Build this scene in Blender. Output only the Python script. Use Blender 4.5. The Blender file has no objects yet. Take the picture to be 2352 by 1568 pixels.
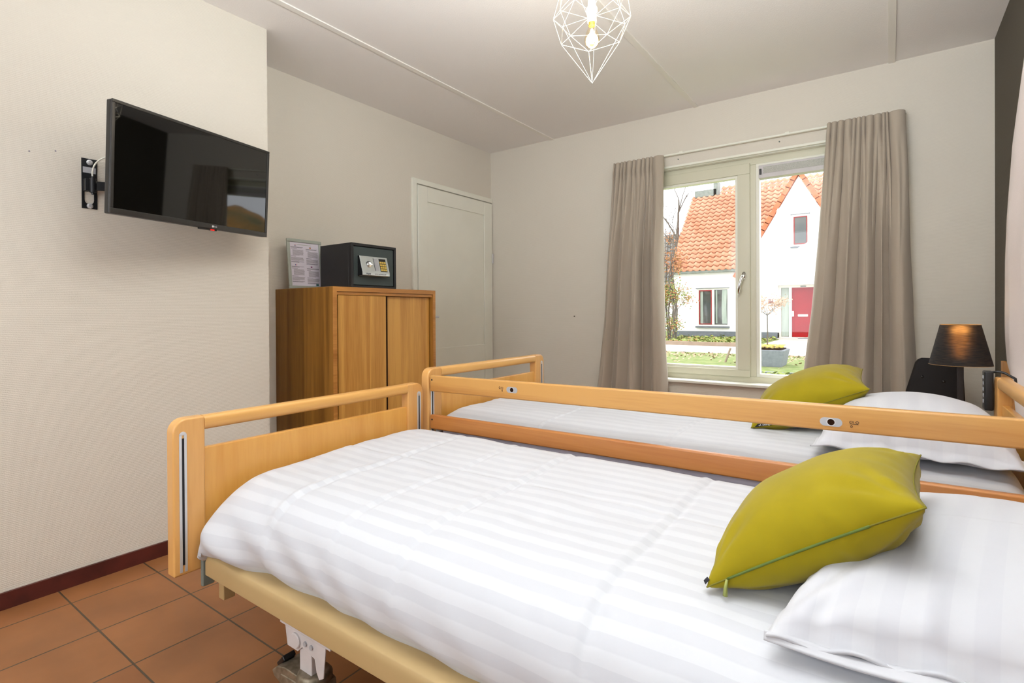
import bpy, bmesh, math, random
from math import sin, cos, pi, radians, sqrt, exp
from mathutils import Vector, Matrix, noise
C = bpy.context.scene.collection
sc = bpy.context.scene
rnd = random.Random(7)

def lin(c):
    return tuple(((x/255)/12.92 if x/255 <= .04045 else ((x/255+.055)/1.055)**2.4) for x in c)+(1,)

# ------------------------------------------------------------------ camera
cam = bpy.data.cameras.new('camera'); camo = bpy.data.objects.new('camera', cam); C.objects.link(camo)
FPX = 1223.16; cam.sensor_width = 36; cam.lens = FPX*36/2352
cam.shift_x = 30.53/2352; cam.shift_y = -60.68/2352
yaw, pit, rol = -0.6337, 0.0048, -0.0059
F_ = Vector((sin(yaw)*cos(pit), cos(yaw)*cos(pit), -sin(pit)))
R_ = Vector((cos(yaw), -sin(yaw), 0)); U_ = R_.cross(F_)
R2 = cos(rol)*R_+sin(rol)*U_; U2 = -sin(rol)*R_+cos(rol)*U_
camo.matrix_world = Matrix.Translation((0, 0, 1.0923)) @ Matrix((R2, U2, -F_)).transposed().to_4x4()
cam.clip_start = .02; cam.clip_end = 200
sc.camera = camo

# ------------------------------------------------------------------ world, lights, exposure
w = bpy.data.worlds.new('overcast_sky'); sc.world = w; w.use_nodes = True
nt = w.node_tree; bg = nt.nodes['Background']
tc = nt.nodes.new('ShaderNodeTexCoord'); sep = nt.nodes.new('ShaderNodeSeparateXYZ')
rp = nt.nodes.new('ShaderNodeValToRGB')
nt.links.new(tc.outputs['Generated'], sep.inputs[0]); nt.links.new(sep.outputs['Z'], rp.inputs[0])
rp.color_ramp.elements[0].position = 0.0; rp.color_ramp.elements[0].color = (.86, .90, .95, 1)
rp.color_ramp.elements[1].position = .7; rp.color_ramp.elements[1].color = (1, 1, 1, 1)
nt.links.new(rp.outputs[0], bg.inputs[0]); bg.inputs[1].default_value = 3.3

def area(name, loc, target, sx, sy, power, col=(1, 1, 1)):
    l = bpy.data.lights.new(name, 'AREA'); l.shape = 'RECTANGLE'; l.size = sx; l.size_y = sy
    l.energy = power; l.color = col
    o = bpy.data.objects.new(name, l); C.objects.link(o); o.location = loc
    o.rotation_euler = (Vector(target)-Vector(loc)).to_track_quat('-Z', 'Y').to_euler()
    return o
# added fill lamp in a made-up opening of the unseen rear wall
area('rear_fill_light', (-.9, -1.30, 1.55), (-.9, 2.5, 1.2), 2.6, 1.6, 7, (.90, .95, 1))
# added booster lamp outside, above the front window, strengthening its skylight
area('window_boost_light', (-.8, 4.75, 2.85), (-.9, 2.6, .9), 1.7, .9, 110, (.87, .94, 1))
# added fill lamp over the near bed, out of view, brightening the ceiling
area('ceiling_fill_light', (-.35, .75, 1.95), (-.40, .95, 2.6), 1.0, .6, 74, (.90, .96, 1))

sc.view_settings.view_transform = 'Standard'; sc.view_settings.look = 'None'
sc.view_settings.gamma = 1; sc.view_settings.use_curve_mapping = False
sc.view_settings.exposure = 0.1

# ------------------------------------------------------------------ materials
def mat(name, rgb, rough=.5, metal=0, spec=.5, bump=None, emis=None, var=None, trans=0, sheen=0):
    """bump=(scale,strength,dist[,stretch vec]); var=(scale, rgb2, stretch)"""
    m = bpy.data.materials.new(name); m.use_nodes = True
    t = m.node_tree; b = t.nodes['Principled BSDF']
    col = lin(rgb)
    b.inputs['Base Color'].default_value = col
    b.inputs['Roughness'].default_value = rough; b.inputs['Metallic'].default_value = metal
    b.inputs['Specular IOR Level'].default_value = spec
    if sheen: b.inputs['Sheen Weight'].default_value = sheen
    if trans: b.inputs['Transmission Weight'].default_value = trans
    tcn = t.nodes.new('ShaderNodeTexCoord')
    def nz(scale, stretch, detail=3):
        mp = t.nodes.new('ShaderNodeMapping'); mp.inputs['Scale'].default_value = stretch
        t.links.new(tcn.outputs['Object'], mp.inputs[0])
        n = t.nodes.new('ShaderNodeTexNoise'); n.inputs['Scale'].default_value = scale; n.inputs['Detail'].default_value = detail
        t.links.new(mp.outputs[0], n.inputs[0]); return n
    if var:
        n = nz(var[0], var[2] if len(var) > 2 else (1, 1, 1))
        r = t.nodes.new('ShaderNodeValToRGB'); r.color_ramp.elements[0].position = .35; r.color_ramp.elements[1].position = .65
        r.color_ramp.elements[0].color = col; r.color_ramp.elements[1].color = lin(var[1])
        t.links.new(n.outputs[0], r.inputs[0]); t.links.new(r.outputs[0], b.inputs['Base Color'])
    if bump:
        n = nz(bump[0], bump[3] if len(bump) > 3 else (1, 1, 1), 2)
        bp = t.nodes.new('ShaderNodeBump'); bp.inputs['Strength'].default_value = bump[1]; bp.inputs['Distance'].default_value = bump[2]
        t.links.new(n.outputs[0], bp.inputs['Height']); t.links.new(bp.outputs[0], b.inputs['Normal'])
    if emis:
        b.inputs['Emission Color'].default_value = lin(emis[0]); b.inputs['Emission Strength'].default_value = emis[1]
    return m

def wallpaper(name, rgb, sx=260, st=.35, dist=.0012):
    """woven-look wallpaper: fine horizontal rows with small breaks"""
    m = mat(name, rgb, .85, spec=.2)
    t = m.node_tree; b = t.nodes['Principled BSDF']
    tcn = t.nodes.new('ShaderNodeTexCoord')
    wv = t.nodes.new('ShaderNodeTexWave'); wv.bands_direction = 'Z'; wv.inputs['Scale'].default_value = 45
    wv.inputs['Distortion'].default_value = 1.2; wv.inputs['Detail'].default_value = 1; wv.inputs['Detail Scale'].default_value = 8
    n = t.nodes.new('ShaderNodeTexNoise'); n.inputs['Scale'].default_value = sx; n.inputs['Detail'].default_value = 1
    ad = t.nodes.new('ShaderNodeMath'); ad.operation = 'ADD'
    t.links.new(tcn.outputs['Object'], wv.inputs[0]); t.links.new(tcn.outputs['Object'], n.inputs[0])
    t.links.new(wv.outputs['Fac'], ad.inputs[0]); t.links.new(n.outputs[0], ad.inputs[1])
    bp = t.nodes.new('ShaderNodeBump'); bp.inputs['Strength'].default_value = st; bp.inputs['Distance'].default_value = dist
    t.links.new(ad.outputs[0], bp.inputs['Height']); t.links.new(bp.outputs[0], b.inputs['Normal'])
    return m

def wood(name, c1, c2, axis, scale=9, rough=.38, stretch=.06, fine=1.0, coat=0):
    """grain runs along axis (0,1,2)"""
    m = mat(name, c1, rough)
    t = m.node_tree; b = t.nodes['Principled BSDF']
    if coat: b.inputs['Coat Weight'].default_value = coat; b.inputs['Coat Roughness'].default_value = .15
    tcn = t.nodes.new('ShaderNodeTexCoord'); mp = t.nodes.new('ShaderNodeMapping')
    s = [1, 1, 1]; s[axis] = stretch; mp.inputs['Scale'].default_value = s
    t.links.new(tcn.outputs['Object'], mp.inputs[0])
    n = t.nodes.new('ShaderNodeTexNoise'); n.inputs['Scale'].default_value = scale; n.inputs['Detail'].default_value = 5
    n.inputs['Distortion'].default_value = .8
    n2 = t.nodes.new('ShaderNodeTexNoise'); n2.inputs['Scale'].default_value = scale*14; n2.inputs['Detail'].default_value = 2
    t.links.new(mp.outputs[0], n.inputs[0]); t.links.new(mp.outputs[0], n2.inputs[0])
    mx = t.nodes.new('ShaderNodeMath'); mx.operation = 'MULTIPLY_ADD'; mx.inputs[1].default_value = .35*fine
    t.links.new(n2.outputs[0], mx.inputs[0]); t.links.new(n.outputs[0], mx.inputs[2])
    r = t.nodes.new('ShaderNodeValToRGB'); r.color_ramp.elements[0].position = .5; r.color_ramp.elements[1].position = .85
    r.color_ramp.elements[0].color = lin(c1); r.color_ramp.elements[1].color = lin(c2)
    t.links.new(mx.outputs[0], r.inputs[0]); t.links.new(r.outputs[0], b.inputs['Base Color'])
    return m

def striped(name, c1, c2, period, axis='X', bump=.3, r1=.75, r2=.55, uv=True):
    m = mat(name, c1, .7, spec=.25, sheen=.1)
    t = m.node_tree; b = t.nodes['Principled BSDF']
    tcn = t.nodes.new('ShaderNodeTexCoord')
    sp = t.nodes.new('ShaderNodeSeparateXYZ'); t.links.new(tcn.outputs['UV' if uv else 'Object'], sp.inputs[0])
    mu = t.nodes.new('ShaderNodeMath'); mu.operation = 'MULTIPLY'; mu.inputs[1].default_value = 1/period
    fr = t.nodes.new('ShaderNodeMath'); fr.operation = 'FRACT'
    gt = t.nodes.new('ShaderNodeMapRange'); gt.inputs['From Min'].default_value = .47; gt.inputs['From Max'].default_value = .53
    t.links.new(sp.outputs[axis], mu.inputs[0]); t.links.new(mu.outputs[0], fr.inputs[0]); t.links.new(fr.outputs[0], gt.inputs['Value'])
    mx = t.nodes.new('ShaderNodeMix'); mx.data_type = 'RGBA'
    mx.inputs['A'].default_value = lin(c1); mx.inputs['B'].default_value = lin(c2)
    t.links.new(gt.outputs[0], mx.inputs['Factor']); t.links.new(mx.outputs['Result'], b.inputs['Base Color'])
    ro = t.nodes.new('ShaderNodeMapRange'); ro.inputs['To Min'].default_value = r1; ro.inputs['To Max'].default_value = r2
    t.links.new(gt.outputs[0], ro.inputs['Value']); t.links.new(ro.outputs[0], b.inputs['Roughness'])
    n = t.nodes.new('ShaderNodeTexNoise'); n.inputs['Scale'].default_value = 9; n.inputs['Detail'].default_value = 4
    t.links.new(tcn.outputs['Object'], n.inputs[0])
    bp = t.nodes.new('ShaderNodeBump'); bp.inputs['Strength'].default_value = bump; bp.inputs['Distance'].default_value = .012
    t.links.new(n.outputs[0], bp.inputs['Height']); t.links.new(bp.outputs[0], b.inputs['Normal'])
    return m

def tiles_mat():
    m = mat('terracotta_tiles', (160, 98, 62), .42)
    t = m.node_tree; b = t.nodes['Principled BSDF']
    tcn = t.nodes.new('ShaderNodeTexCoord'); mp = t.nodes.new('ShaderNodeMapping')
    mp.inputs['Location'].default_value = (2.5034/.2974, -.6585/.2974, 0); mp.inputs['Scale'].default_value = (1/.2974,)*3
    t.links.new(tcn.outputs['Object'], mp.inputs[0])
    br = t.nodes.new('ShaderNodeTexBrick'); br.offset = 0; br.inputs['Scale'].default_value = 1
    br.inputs['Brick Width'].default_value = 1; br.inputs['Row Height'].default_value = 1; br.inputs['Mortar Size'].default_value = .011
    br.inputs['Mortar Smooth'].default_value = .2; br.inputs['Bias'].default_value = 0
    br.inputs['Color1'].default_value = lin((154, 102, 60)); br.inputs['Color2'].default_value = lin((144, 92, 54))
    br.inputs['Mortar'].default_value = lin((82, 68, 52))
    t.links.new(mp.outputs[0], br.inputs[0])
    n = t.nodes.new('ShaderNodeTexNoise'); n.inputs['Scale'].default_value = 5; n.inputs['Detail'].default_value = 4
    t.links.new(tcn.outputs['Object'], n.inputs[0])
    mx = t.nodes.new('ShaderNodeMix'); mx.data_type = 'RGBA'; mx.blend_type = 'OVERLAY'; mx.inputs['Factor'].default_value = .35
    t.links.new(br.outputs['Color'], mx.inputs['A']); t.links.new(n.outputs['Fac'], mx.inputs['B'])
    t.links.new(mx.outputs['Result'], b.inputs['Base Color'])
    bp = t.nodes.new('ShaderNodeBump'); bp.inputs['Strength'].default_value = .6; bp.inputs['Distance'].default_value = .002; bp.invert = True
    t.links.new(br.outputs['Fac'], bp.inputs['Height']); t.links.new(bp.outputs[0], b.inputs['Normal'])
    return m

def glass_mat(name, tint=(1, 1, 1), gloss=.06):
    m = bpy.data.materials.new(name); m.use_nodes = True; t = m.node_tree; t.nodes.clear()
    o = t.nodes.new('ShaderNodeOutputMaterial'); a = t.nodes.new('ShaderNodeBsdfTransparent'); g = t.nodes.new('ShaderNodeBsdfGlossy')
    a.inputs[0].default_value = tint+(1,); g.inputs['Roughness'].default_value = .02
    x = t.nodes.new('ShaderNodeMixShader'); x.inputs[0].default_value = gloss
    t.links.new(a.outputs[0], x.inputs[1]); t.links.new(g.outputs[0], x.inputs[2]); t.links.new(x.outputs[0], o.inputs[0])
    return m

M = {}
M['wall'] = wallpaper('beige_wallpaper', (219, 212, 199))
M['wall_dark'] = wallpaper('dark_grey_wall', (92, 86, 76))
M['ceiling'] = mat('ceiling_plaster', (238, 234, 230), .9, spec=.2, bump=(140, .35, .003))
M['strip'] = mat('ceiling_strip', (236, 232, 224), .7)
M['floor'] = tiles_mat()
M['base'] = mat('red_brown_baseboard', (88, 34, 26), .5, var=(12, (70, 26, 20)))
M['white'] = mat('white_paint', (236, 235, 222), .35, var=(3, (232, 231, 218)))
M['winframe'] = mat('cream_window_paint', (212, 209, 186), .35, var=(3, (208, 205, 182)))
M['beech_y'] = wood('beech_grain_along_rail', (224, 172, 98), (208, 150, 78), 1, 8, .33, .05, .8, .25)
M['beech_z'] = wood('beech_grain_upright', (222, 168, 98), (208, 150, 80), 2, 9, .33, .08, .8, .25)
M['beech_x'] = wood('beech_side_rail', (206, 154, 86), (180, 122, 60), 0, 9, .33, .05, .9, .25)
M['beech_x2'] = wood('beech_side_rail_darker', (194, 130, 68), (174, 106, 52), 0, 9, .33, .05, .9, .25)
M['panel'] = wood('beech_veneer_panel', (226, 170, 88), (212, 150, 66), 2, 7, .33, .1, .7, .25)
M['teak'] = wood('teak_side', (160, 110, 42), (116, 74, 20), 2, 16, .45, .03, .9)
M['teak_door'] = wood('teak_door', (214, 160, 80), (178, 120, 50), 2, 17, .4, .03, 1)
M['teak_edge'] = wood('teak_edge', (196, 136, 66), (160, 102, 40), 1, 12, .4, .08, 1)
M['groove'] = mat('dark_groove', (40, 20, 8), .8, spec=.1, var=(20, (34, 16, 6)))
M['steel_beige'] = mat('cream_powder_coat', (184, 158, 112), .38, var=(4, (179, 153, 107)))
M['alu'] = mat('aluminium', (214, 214, 216), .3, .45, bump=(60, .05, .001))
M['chrome'] = mat('chrome', (215, 215, 215), .12, 1, bump=(40, .03, .001))
M['cast'] = mat('cast_grey_metal', (150, 140, 122), .45, .6, var=(60, (120, 110, 92)), bump=(90, .2, .001))
M['plastic_grey'] = mat('grey_plastic', (176, 176, 180), .45, var=(20, (168, 168, 172)))
M['plastic_lgrey'] = mat('light_grey_plastic', (205, 200, 200), .45, var=(20, (198, 194, 194)))
M['black'] = mat('black_plastic', (20, 20, 21), .35, var=(20, (26, 26, 27)))
M['blackm'] = mat('black_painted_steel', (16, 17, 20), .4, var=(20, (22, 23, 26)))
M['tvbezel'] = mat('tv_bezel', (42, 40, 38), .3, var=(20, (46, 44, 42)))
M['screen'] = mat('tv_screen', (3, 3, 3), .03, spec=.8, var=(8, (4, 4, 4)))
M['dark_hole'] = mat('dark_recess', (14, 13, 18), .6, var=(20, (18, 16, 22)))
M['duvet'] = striped('striped_satin_cotton', (202, 204, 209), (194, 196, 202), .048, 'Y', bump=.22)
M['pillow'] = striped('pillow_satin_cotton', (196, 197, 202), (192, 193, 199), .05, 'X', bump=.15)
M['mattress'] = mat('lavender_grey_mattress', (206, 203, 218), .8, bump=(30, .4, .006), var=(6, (200, 197, 212)))
M['cushion'] = mat('chartreuse_velvet', (150, 134, 14), .8, spec=.15, sheen=.12, bump=(24, .15, .004), var=(18, (145, 129, 12)))
M['zip'] = mat('green_zip', (92, 112, 34), .5, var=(40, (84, 104, 30)))
M['seam'] = mat('cushion_seam', (120, 112, 18), .8, var=(40, (110, 102, 16)))
M['taglabel'] = mat('black_fabric_tag', (22, 22, 34), .7, var=(30, (28, 28, 40)))
M['textwhite'] = mat('white_print', (225, 225, 225), .6, var=(30, (220, 220, 220)))
M['textgrey'] = mat('grey_print', (128, 120, 128), .8, var=(400, (160, 152, 158)))
M['textdark'] = mat('dark_print', (60, 56, 72), .8, var=(400, (80, 76, 90)))
M['textbrown'] = mat('brown_print', (84, 58, 34), .7, var=(60, (90, 62, 36)))
M['greygreen_print'] = mat('grey_green_print', (165, 172, 158), .8, var=(300, (180, 184, 172)))
M['paper'] = mat('white_paper', (222, 216, 226), .7, var=(4, (218, 212, 222)))
M['silverframe'] = mat('silver_frame', (176, 182, 172), .35, .3, var=(10, (170, 176, 166)))
M['safe'] = mat('dark_grey_safe', (66, 76, 76), .5, spec=.4, bump=(500, .35, .001), var=(300, (58, 68, 68)))
M['safe_side'] = mat('black_safe_steel', (34, 34, 36), .5, bump=(500, .35, .001), var=(200, (28, 28, 30)))
M['silver'] = mat('silver_plastic', (200, 206, 204), .3, .5, var=(30, (194, 200, 198)))
M['gold'] = mat('gold_keys', (222, 192, 96), .35, .2, var=(60, (214, 182, 86)))
M['curtain'] = mat('taupe_curtain', (180, 168, 152), .9, spec=.1, sheen=.2, bump=(350, .3, .002), var=(3, (176, 164, 148)))
M['sheer'] = mat('pinkish_white_drape', (232, 220, 216), .9, spec=.1, sheen=.2, bump=(400, .4, .002), var=(5, (228, 216, 212)))
M['pine'] = wood('pine_boards', (236, 172, 92), (214, 138, 60), 2, 10, .4, .06, .8)
M['leather'] = mat('black_leatherette', (24, 20, 20), .65, spec=.3, bump=(120, .15, .002), var=(20, (27, 23, 23)))
M['lampmetal'] = mat('dark_lamp_metal', (58, 52, 50), .35, .5, var=(20, (52, 46, 44)))
M['wire'] = mat('white_wire', (196, 196, 190), .5, var=(20, (190, 190, 184)))
M['bulb'] = mat('lit_bulb', (255, 236, 200), .3, emis=((255, 226, 170), 9), var=(5, (255, 230, 190)))
M['shade_in'] = mat('gold_shade_lining', (210, 160, 90), .5, var=(20, (204, 154, 84)))
M['glass'] = glass_mat('window_glass', gloss=.03)
M['red'] = mat('red_plastic', (200, 20, 20), .4, emis=((255, 20, 10), 1.5), var=(20, (190, 20, 20)))
# outdoors
M['plaster'] = mat('white_render', (236, 235, 232), .9, bump=(60, .2, .004), var=(2, (232, 231, 228)))
M['plinth'] = mat('slate_grey_plinth', (98, 104, 110), .8, bump=(20, .4, .01), var=(8, (108, 114, 120)))
M['rooftile'] = mat('orange_clay_tile', (208, 154, 126), .7, spec=.2, var=(1.6, (192, 132, 102)), bump=(30, .3, .01))
M['vergetile'] = mat('orange_ridge_tile', (206, 114, 72), .6, var=(3, (190, 98, 60)))
M['grass'] = mat('lawn_grass', (112, 134, 66), .95, bump=(60, 1, .03), var=(5, (146, 154, 100)))
M['paving'] = mat('pale_paving', (190, 180, 174), .9, bump=(60, .3, .005), var=(2, (198, 190, 184)))
M['curb'] = mat('brown_curb', (140, 122, 104), .9, var=(6, (150, 134, 116)))
M['reddoor'] = mat('red_front_door', (156, 14, 22), .6, spec=.2, var=(3, (148, 12, 20)))
M['redframe'] = mat('red_window_paint', (150, 44, 44), .4, var=(6, (140, 40, 40)))
M['darkglass'] = mat('dark_window_glass', (60, 66, 64), .08, spec=.8, var=(1.2, (92, 90, 84)))
M['netcurtain'] = mat('net_curtain', (176, 186, 176), .8, var=(30, (160, 172, 162), (1, 1, .05)))
M['zinc'] = mat('zinc', (112, 120, 112), .6, var=(10, (130, 136, 128)))
M['bark'] = mat('grey_bark', (112, 104, 96), .9, bump=(30, .6, .01), var=(12, (90, 84, 76)))
M['leaf_red'] = mat('autumn_leaf', (178, 112, 78), .8, var=(6, (150, 120, 70)))
M['leaf_green'] = mat('green_leaf', (120, 134, 64), .8, var=(6, (140, 150, 80)))
M['leaf_tan'] = mat('tan_leaf', (190, 160, 140), .8, var=(6, (176, 140, 110)))
M['flower'] = mat('yellow_flower', (240, 208, 60), .7, var=(14, (244, 232, 170)))
M['concrete'] = mat('grey_concrete', (128, 134, 140), .9, bump=(60, .4, .004), var=(20, (116, 122, 128)))
M['hill'] = mat('hedge_foliage', (128, 122, 84), .95, bump=(3, 1, .3), var=(.7, (188, 138, 72)))
M['greyroof'] = mat('grey_roof_tile', (120, 120, 116), .8, var=(3, (104, 104, 100)))

# ------------------------------------------------------------------ helpers
ORI = {}
def thing(name, label, cat, loc=(0, 0, 0), group=None):
    o = bpy.data.objects.new(name, None); C.objects.link(o); o.location = loc; o.empty_display_size = .05
    o['label'] = label; o['category'] = cat
    if group: o['group'] = group
    ORI[o] = Vector(loc); return o
def obj(name, bm, m, parent=None, smooth=False, loc=None, bevel=0, label=None, seg=2, recalc=True):
    """link a bmesh (world coordinates) as one mesh object"""
    origin = ORI[parent] if parent is not None else Vector(loc or (0, 0, 0))
    if recalc: bmesh.ops.recalc_face_normals(bm, faces=bm.faces)
    bmesh.ops.translate(bm, verts=bm.verts, vec=-origin)
    me = bpy.data.meshes.new(name); bm.to_mesh(me); bm.free()
    me.materials.append(M[m] if isinstance(m, str) else m)
    o = bpy.data.objects.new(name, me); C.objects.link(o)
    if parent is not None:
        o.parent = parent
    else: o.location = origin
    ORI[o] = origin
    if smooth:
        me.polygons.foreach_set('use_smooth', [True]*len(me.polygons))
    if bevel:
        b = o.modifiers.new('bevel', 'BEVEL'); b.width = bevel; b.segments = seg; b.limit_method = 'ANGLE'; b.angle_limit = radians(40)
        me.polygons.foreach_set('use_smooth', [True]*len(me.polygons))
        wn = o.modifiers.new('wn', 'WEIGHTED_NORMAL'); wn.keep_sharp = True
    if label: o['label'] = label
    return o
def tag(o, label, cat, group=None, kind=None):
    o['label'] = label; o['category'] = cat
    if group: o['group'] = group
    if kind: o['kind'] = kind
    return o
def struct(name, bm, m, label, cat='wall', parent=None, **k):
    o = obj(name, bm, m, parent, **k)
    if parent is None: o['kind'] = 'structure'; o['label'] = label; o['category'] = cat
    return o
def nb(): return bmesh.new()
def box(bm, x0, y0, z0, x1, y1, z1, mtx=None):
    vs = [Vector((x, y, z)) for z in (z0, z1) for y in (y0, y1) for x in (x0, x1)]
    if mtx is not None: vs = [mtx @ v for v in vs]
    v = [bm.verts.new(p) for p in vs]
    for f in ((0, 2, 3, 1), (4, 5, 7, 6), (0, 1, 5, 4), (2, 6, 7, 3), (0, 4, 6, 2), (1, 3, 7, 5)): bm.faces.new([v[i] for i in f])
    return bm
def B(*a, mtx=None): return box(nb(), *a, mtx=mtx)
def hexa(bm, lo, hi):
    """8 points: bottom 4 ccw, top 4 ccw"""
    a = [bm.verts.new(p) for p in lo]; b = [bm.verts.new(p) for p in hi]
    bm.faces.new(a[::-1]); bm.faces.new(b); n = len(lo)
    for i in range(n): bm.faces.new((a[i], a[(i+1) % n], b[(i+1) % n], b[i]))
    return bm
def tube(bm, pts, r, n=10, caps=True, sq=None):
    """tube along points; r scalar or list; sq=(sx,sy) flatten"""
    pts = [Vector(p) for p in pts]; rings = []
    up = None
    for i, p in enumerate(pts):
        d = (pts[min(i+1, len(pts)-1)]-pts[max(i-1, 0)])
        if d.length < 1e-9: d = Vector((0, 0, 1))
        d.normalize()
        if up is None:
            up = Vector((0, 0, 1)) if abs(d.z) < .9 else Vector((1, 0, 0))
        a = d.cross(up)
        if a.length < 1e-6: a = d.orthogonal()
        a.normalize(); b_ = a.cross(d).normalized(); up = b_
        rr = r[i] if isinstance(r, (list, tuple)) else r
        rings.append([bm.verts.new(p+a*cos(2*pi*k/n)*rr*(sq[0] if sq else 1)+b_*sin(2*pi*k/n)*rr*(sq[1] if sq else 1)) for k in range(n)])
    for A, Bq in zip(rings, rings[1:]):
        for k in range(n): bm.faces.new((A[k], A[(k+1) % n], Bq[(k+1) % n], Bq[k]))
    if caps:
        bm.faces.new(rings[0][::-1]); bm.faces.new(rings[-1])
    return bm
def lathe(bm, prof, ctr, n=32, axis='Z', cap=False):
    rings = []
    for r, z in prof:
        ring = []
        for k in range(n):
            a = 2*pi*k/n
            p = {'Z': Vector((r*cos(a), r*sin(a), z)), 'Y': Vector((r*cos(a), z, r*sin(a))), 'X': Vector((z, r*cos(a), r*sin(a)))}[axis]
            ring.append(bm.verts.new(Vector(ctr)+p))
        rings.append(ring)
    for A, Bq in zip(rings, rings[1:]):
        for k in range(n): bm.faces.new((A[k], A[(k+1) % n], Bq[(k+1) % n], Bq[k]))
    if cap:
        bm.faces.new(rings[0][::-1]); bm.faces.new(rings[-1])
    return bm
def prism(bm, poly, f0, f1):
    """extrude a 2D polygon: f0/f1 map (a,b)->Vector for the two caps"""
    a = [bm.verts.new(f0(*p)) for p in poly]; b = [bm.verts.new(f1(*p)) for p in poly]; n = len(poly)
    bm.faces.new(a[::-1]); bm.faces.new(b)
    for i in range(n): bm.faces.new((a[i], a[(i+1) % n], b[(i+1) % n], b[i]))
    return bm
def gridmesh(bm, fn, nu, nv, uvf=None, closed=False):
    vs = [[bm.verts.new(fn(i/(nu-1), j/(nv-1))) for j in range(nv)] for i in range(nu)]
    uvl = bm.loops.layers.uv.new('UVMap') if uvf else None
    for i in range(nu-1):
        for j in range(nv-1):
            f = bm.faces.new((vs[i][j], vs[i+1][j], vs[i+1][j+1], vs[i][j+1]))
            if uvf:
                for l, (a, b) in zip(f.loops, ((i, j), (i+1, j), (i+1, j+1), (i, j+1))): l[uvl].uv = uvf(a/(nu-1), b/(nv-1))
    return bm
def text_bm(s, size, mtx, depth=.0006, align='CENTER'):
    cu = bpy.data.curves.new('t', 'FONT'); cu.body = s; cu.size = size; cu.extrude = depth; cu.align_x = align; cu.align_y = 'CENTER'; cu.resolution_u = 3
    o = bpy.data.objects.new('t', cu); C.objects.link(o)
    dg = bpy.context.evaluated_depsgraph_get(); me = bpy.data.meshes.new_from_object(o.evaluated_get(dg))
    bm = nb(); bm.from_mesh(me); bmesh.ops.transform(bm, matrix=mtx, verts=bm.verts)
    bpy.data.objects.remove(o); bpy.data.meshes.remove(me); bpy.data.curves.remove(cu)
    return bm
def join(a, b):
    me = bpy.data.meshes.new('j'); b.to_mesh(me); a.from_mesh(me); b.free(); bpy.data.meshes.remove(me); return a
def interp(pts, t):
    """pts: list of (key, value or tuple); smooth-ish linear"""
    if t <= pts[0][0]: return pts[0][1]
    for (a, va), (b, vb) in zip(pts, pts[1:]):
        if t <= b:
            k = (t-a)/(b-a)
            if isinstance(va, (tuple, list)): return tuple(x+(y-x)*k for x, y in zip(va, vb))
            return va+(vb-va)*k
    return pts[-1][1]
def catmull(P, t):
    n = len(P)-1; t = max(0, min(.99999, t))*n; i = int(t); f = t-i
    p0, p1, p2, p3 = P[max(i-1, 0)], P[i], P[i+1], P[min(i+2, n)]
    return tuple(.5*((2*b)+(-a+c)*f+(2*a-5*b+4*c-d)*f*f+(-a+3*b-3*c+d)*f**3) for a, b, c, d in zip(p0, p1, p2, p3))
def fr(x, y, z=0): return noise.noise(Vector((x, y, z)))

# ------------------------------------------------------------------ room shell
XL, XJ, YJ, YW, XR, H = -3.0515, -2.6621, 1.5588, 4.0356, .4729, 2.6
YB = -1.25
WX0, WX1, WZ0, WZ1 = -1.60, .02, .56, 2.195     # window opening
struct('floor', B(XL-.2, YB-.2, -.12, XR+.15, YW+.26, 0), 'floor', 'terracotta tiled floor with dark grout', 'floor')
struct('ceiling', B(XL-.2, YB-.2, H, XR+.15, YW+.26, H+.15), 'ceiling', 'white textured panel ceiling', 'ceiling')
for i, x in enumerate((-2.3734, -1.149, .012)):
    struct('trim_%d' % (i+1), B(x-.017, YB, H-.006, x+.017, YW, H), 'strip',
           ['pale seam strip across the ceiling nearest the television wall', 'pale seam strip across the ceiling above the wire lamp', 'pale seam strip across the ceiling nearest the dark wall'][i], 'ceiling trim')
bm = nb()
box(bm, XL-.2, YW, -.1, WX0, YW+.26, H); box(bm, WX1, YW, -.1, XR+.15, YW+.26, H)
box(bm, WX0, YW, -.1, WX1, YW+.26, WZ0); box(bm, WX0, YW, WZ1, WX1, YW+.26, H)
struct('wall_back', bm, 'wall', 'beige textured wall around the curtained window')
struct('wall_left', B(XL-.2, YJ, 0, XL, YW, H), 'wall', 'beige wall behind the wardrobe and the white door')
struct('wall_chimney', B(XL-.2, YB, 0, XJ, YJ, H), 'wall', 'pale textured wall standing forward behind the television')
struct('wall_right', B(XR, YB, 0, XR+.15, YW, H), 'wall_dark', 'dark grey accent wall behind the bed heads')
bm = nb(); box(bm, XJ, YB-.2, 0, -2.2, YB, H); box(bm, .4, YB-.2, 0, XR, YB, H)
box(bm, -2.2, YB-.2, 0, .4, YB, .75); box(bm, -2.2, YB-.2, 2.35, .4, YB, H)
struct('wall_front', bm, 'wall', 'beige wall behind the photographer with a wide opening added to let in light')  # opening is made up, it carries the rear fill light
struct('baseboard_left', B(XJ, YB, 0, XJ+.012, YJ+.012, .062), 'base', 'dark red-brown tile skirting under the television wall', 'baseboard')
struct('baseboard_back', B(XL, YW-.012, 0, XR, YW, .062), 'base', 'dark red-brown skirting under the curtained window', 'baseboard')

# door in the left wall
d = thing('door_1', 'white panelled door in the corner beside the window wall', 'door', (XL, 3.5, 0)); d['kind'] = 'structure'
bm = nb(); box(bm, XL, 2.99, 0, XL+.022, 3.035, 2.165); box(bm, XL, 3.035, 2.125, XL+.022, YW-.002, 2.165)
obj('door_frame', bm, 'white', d, bevel=.003)
leaf = nb(); box(leaf, XL, 3.045, .01, XL+.014, 4.025, 2.115)
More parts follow.
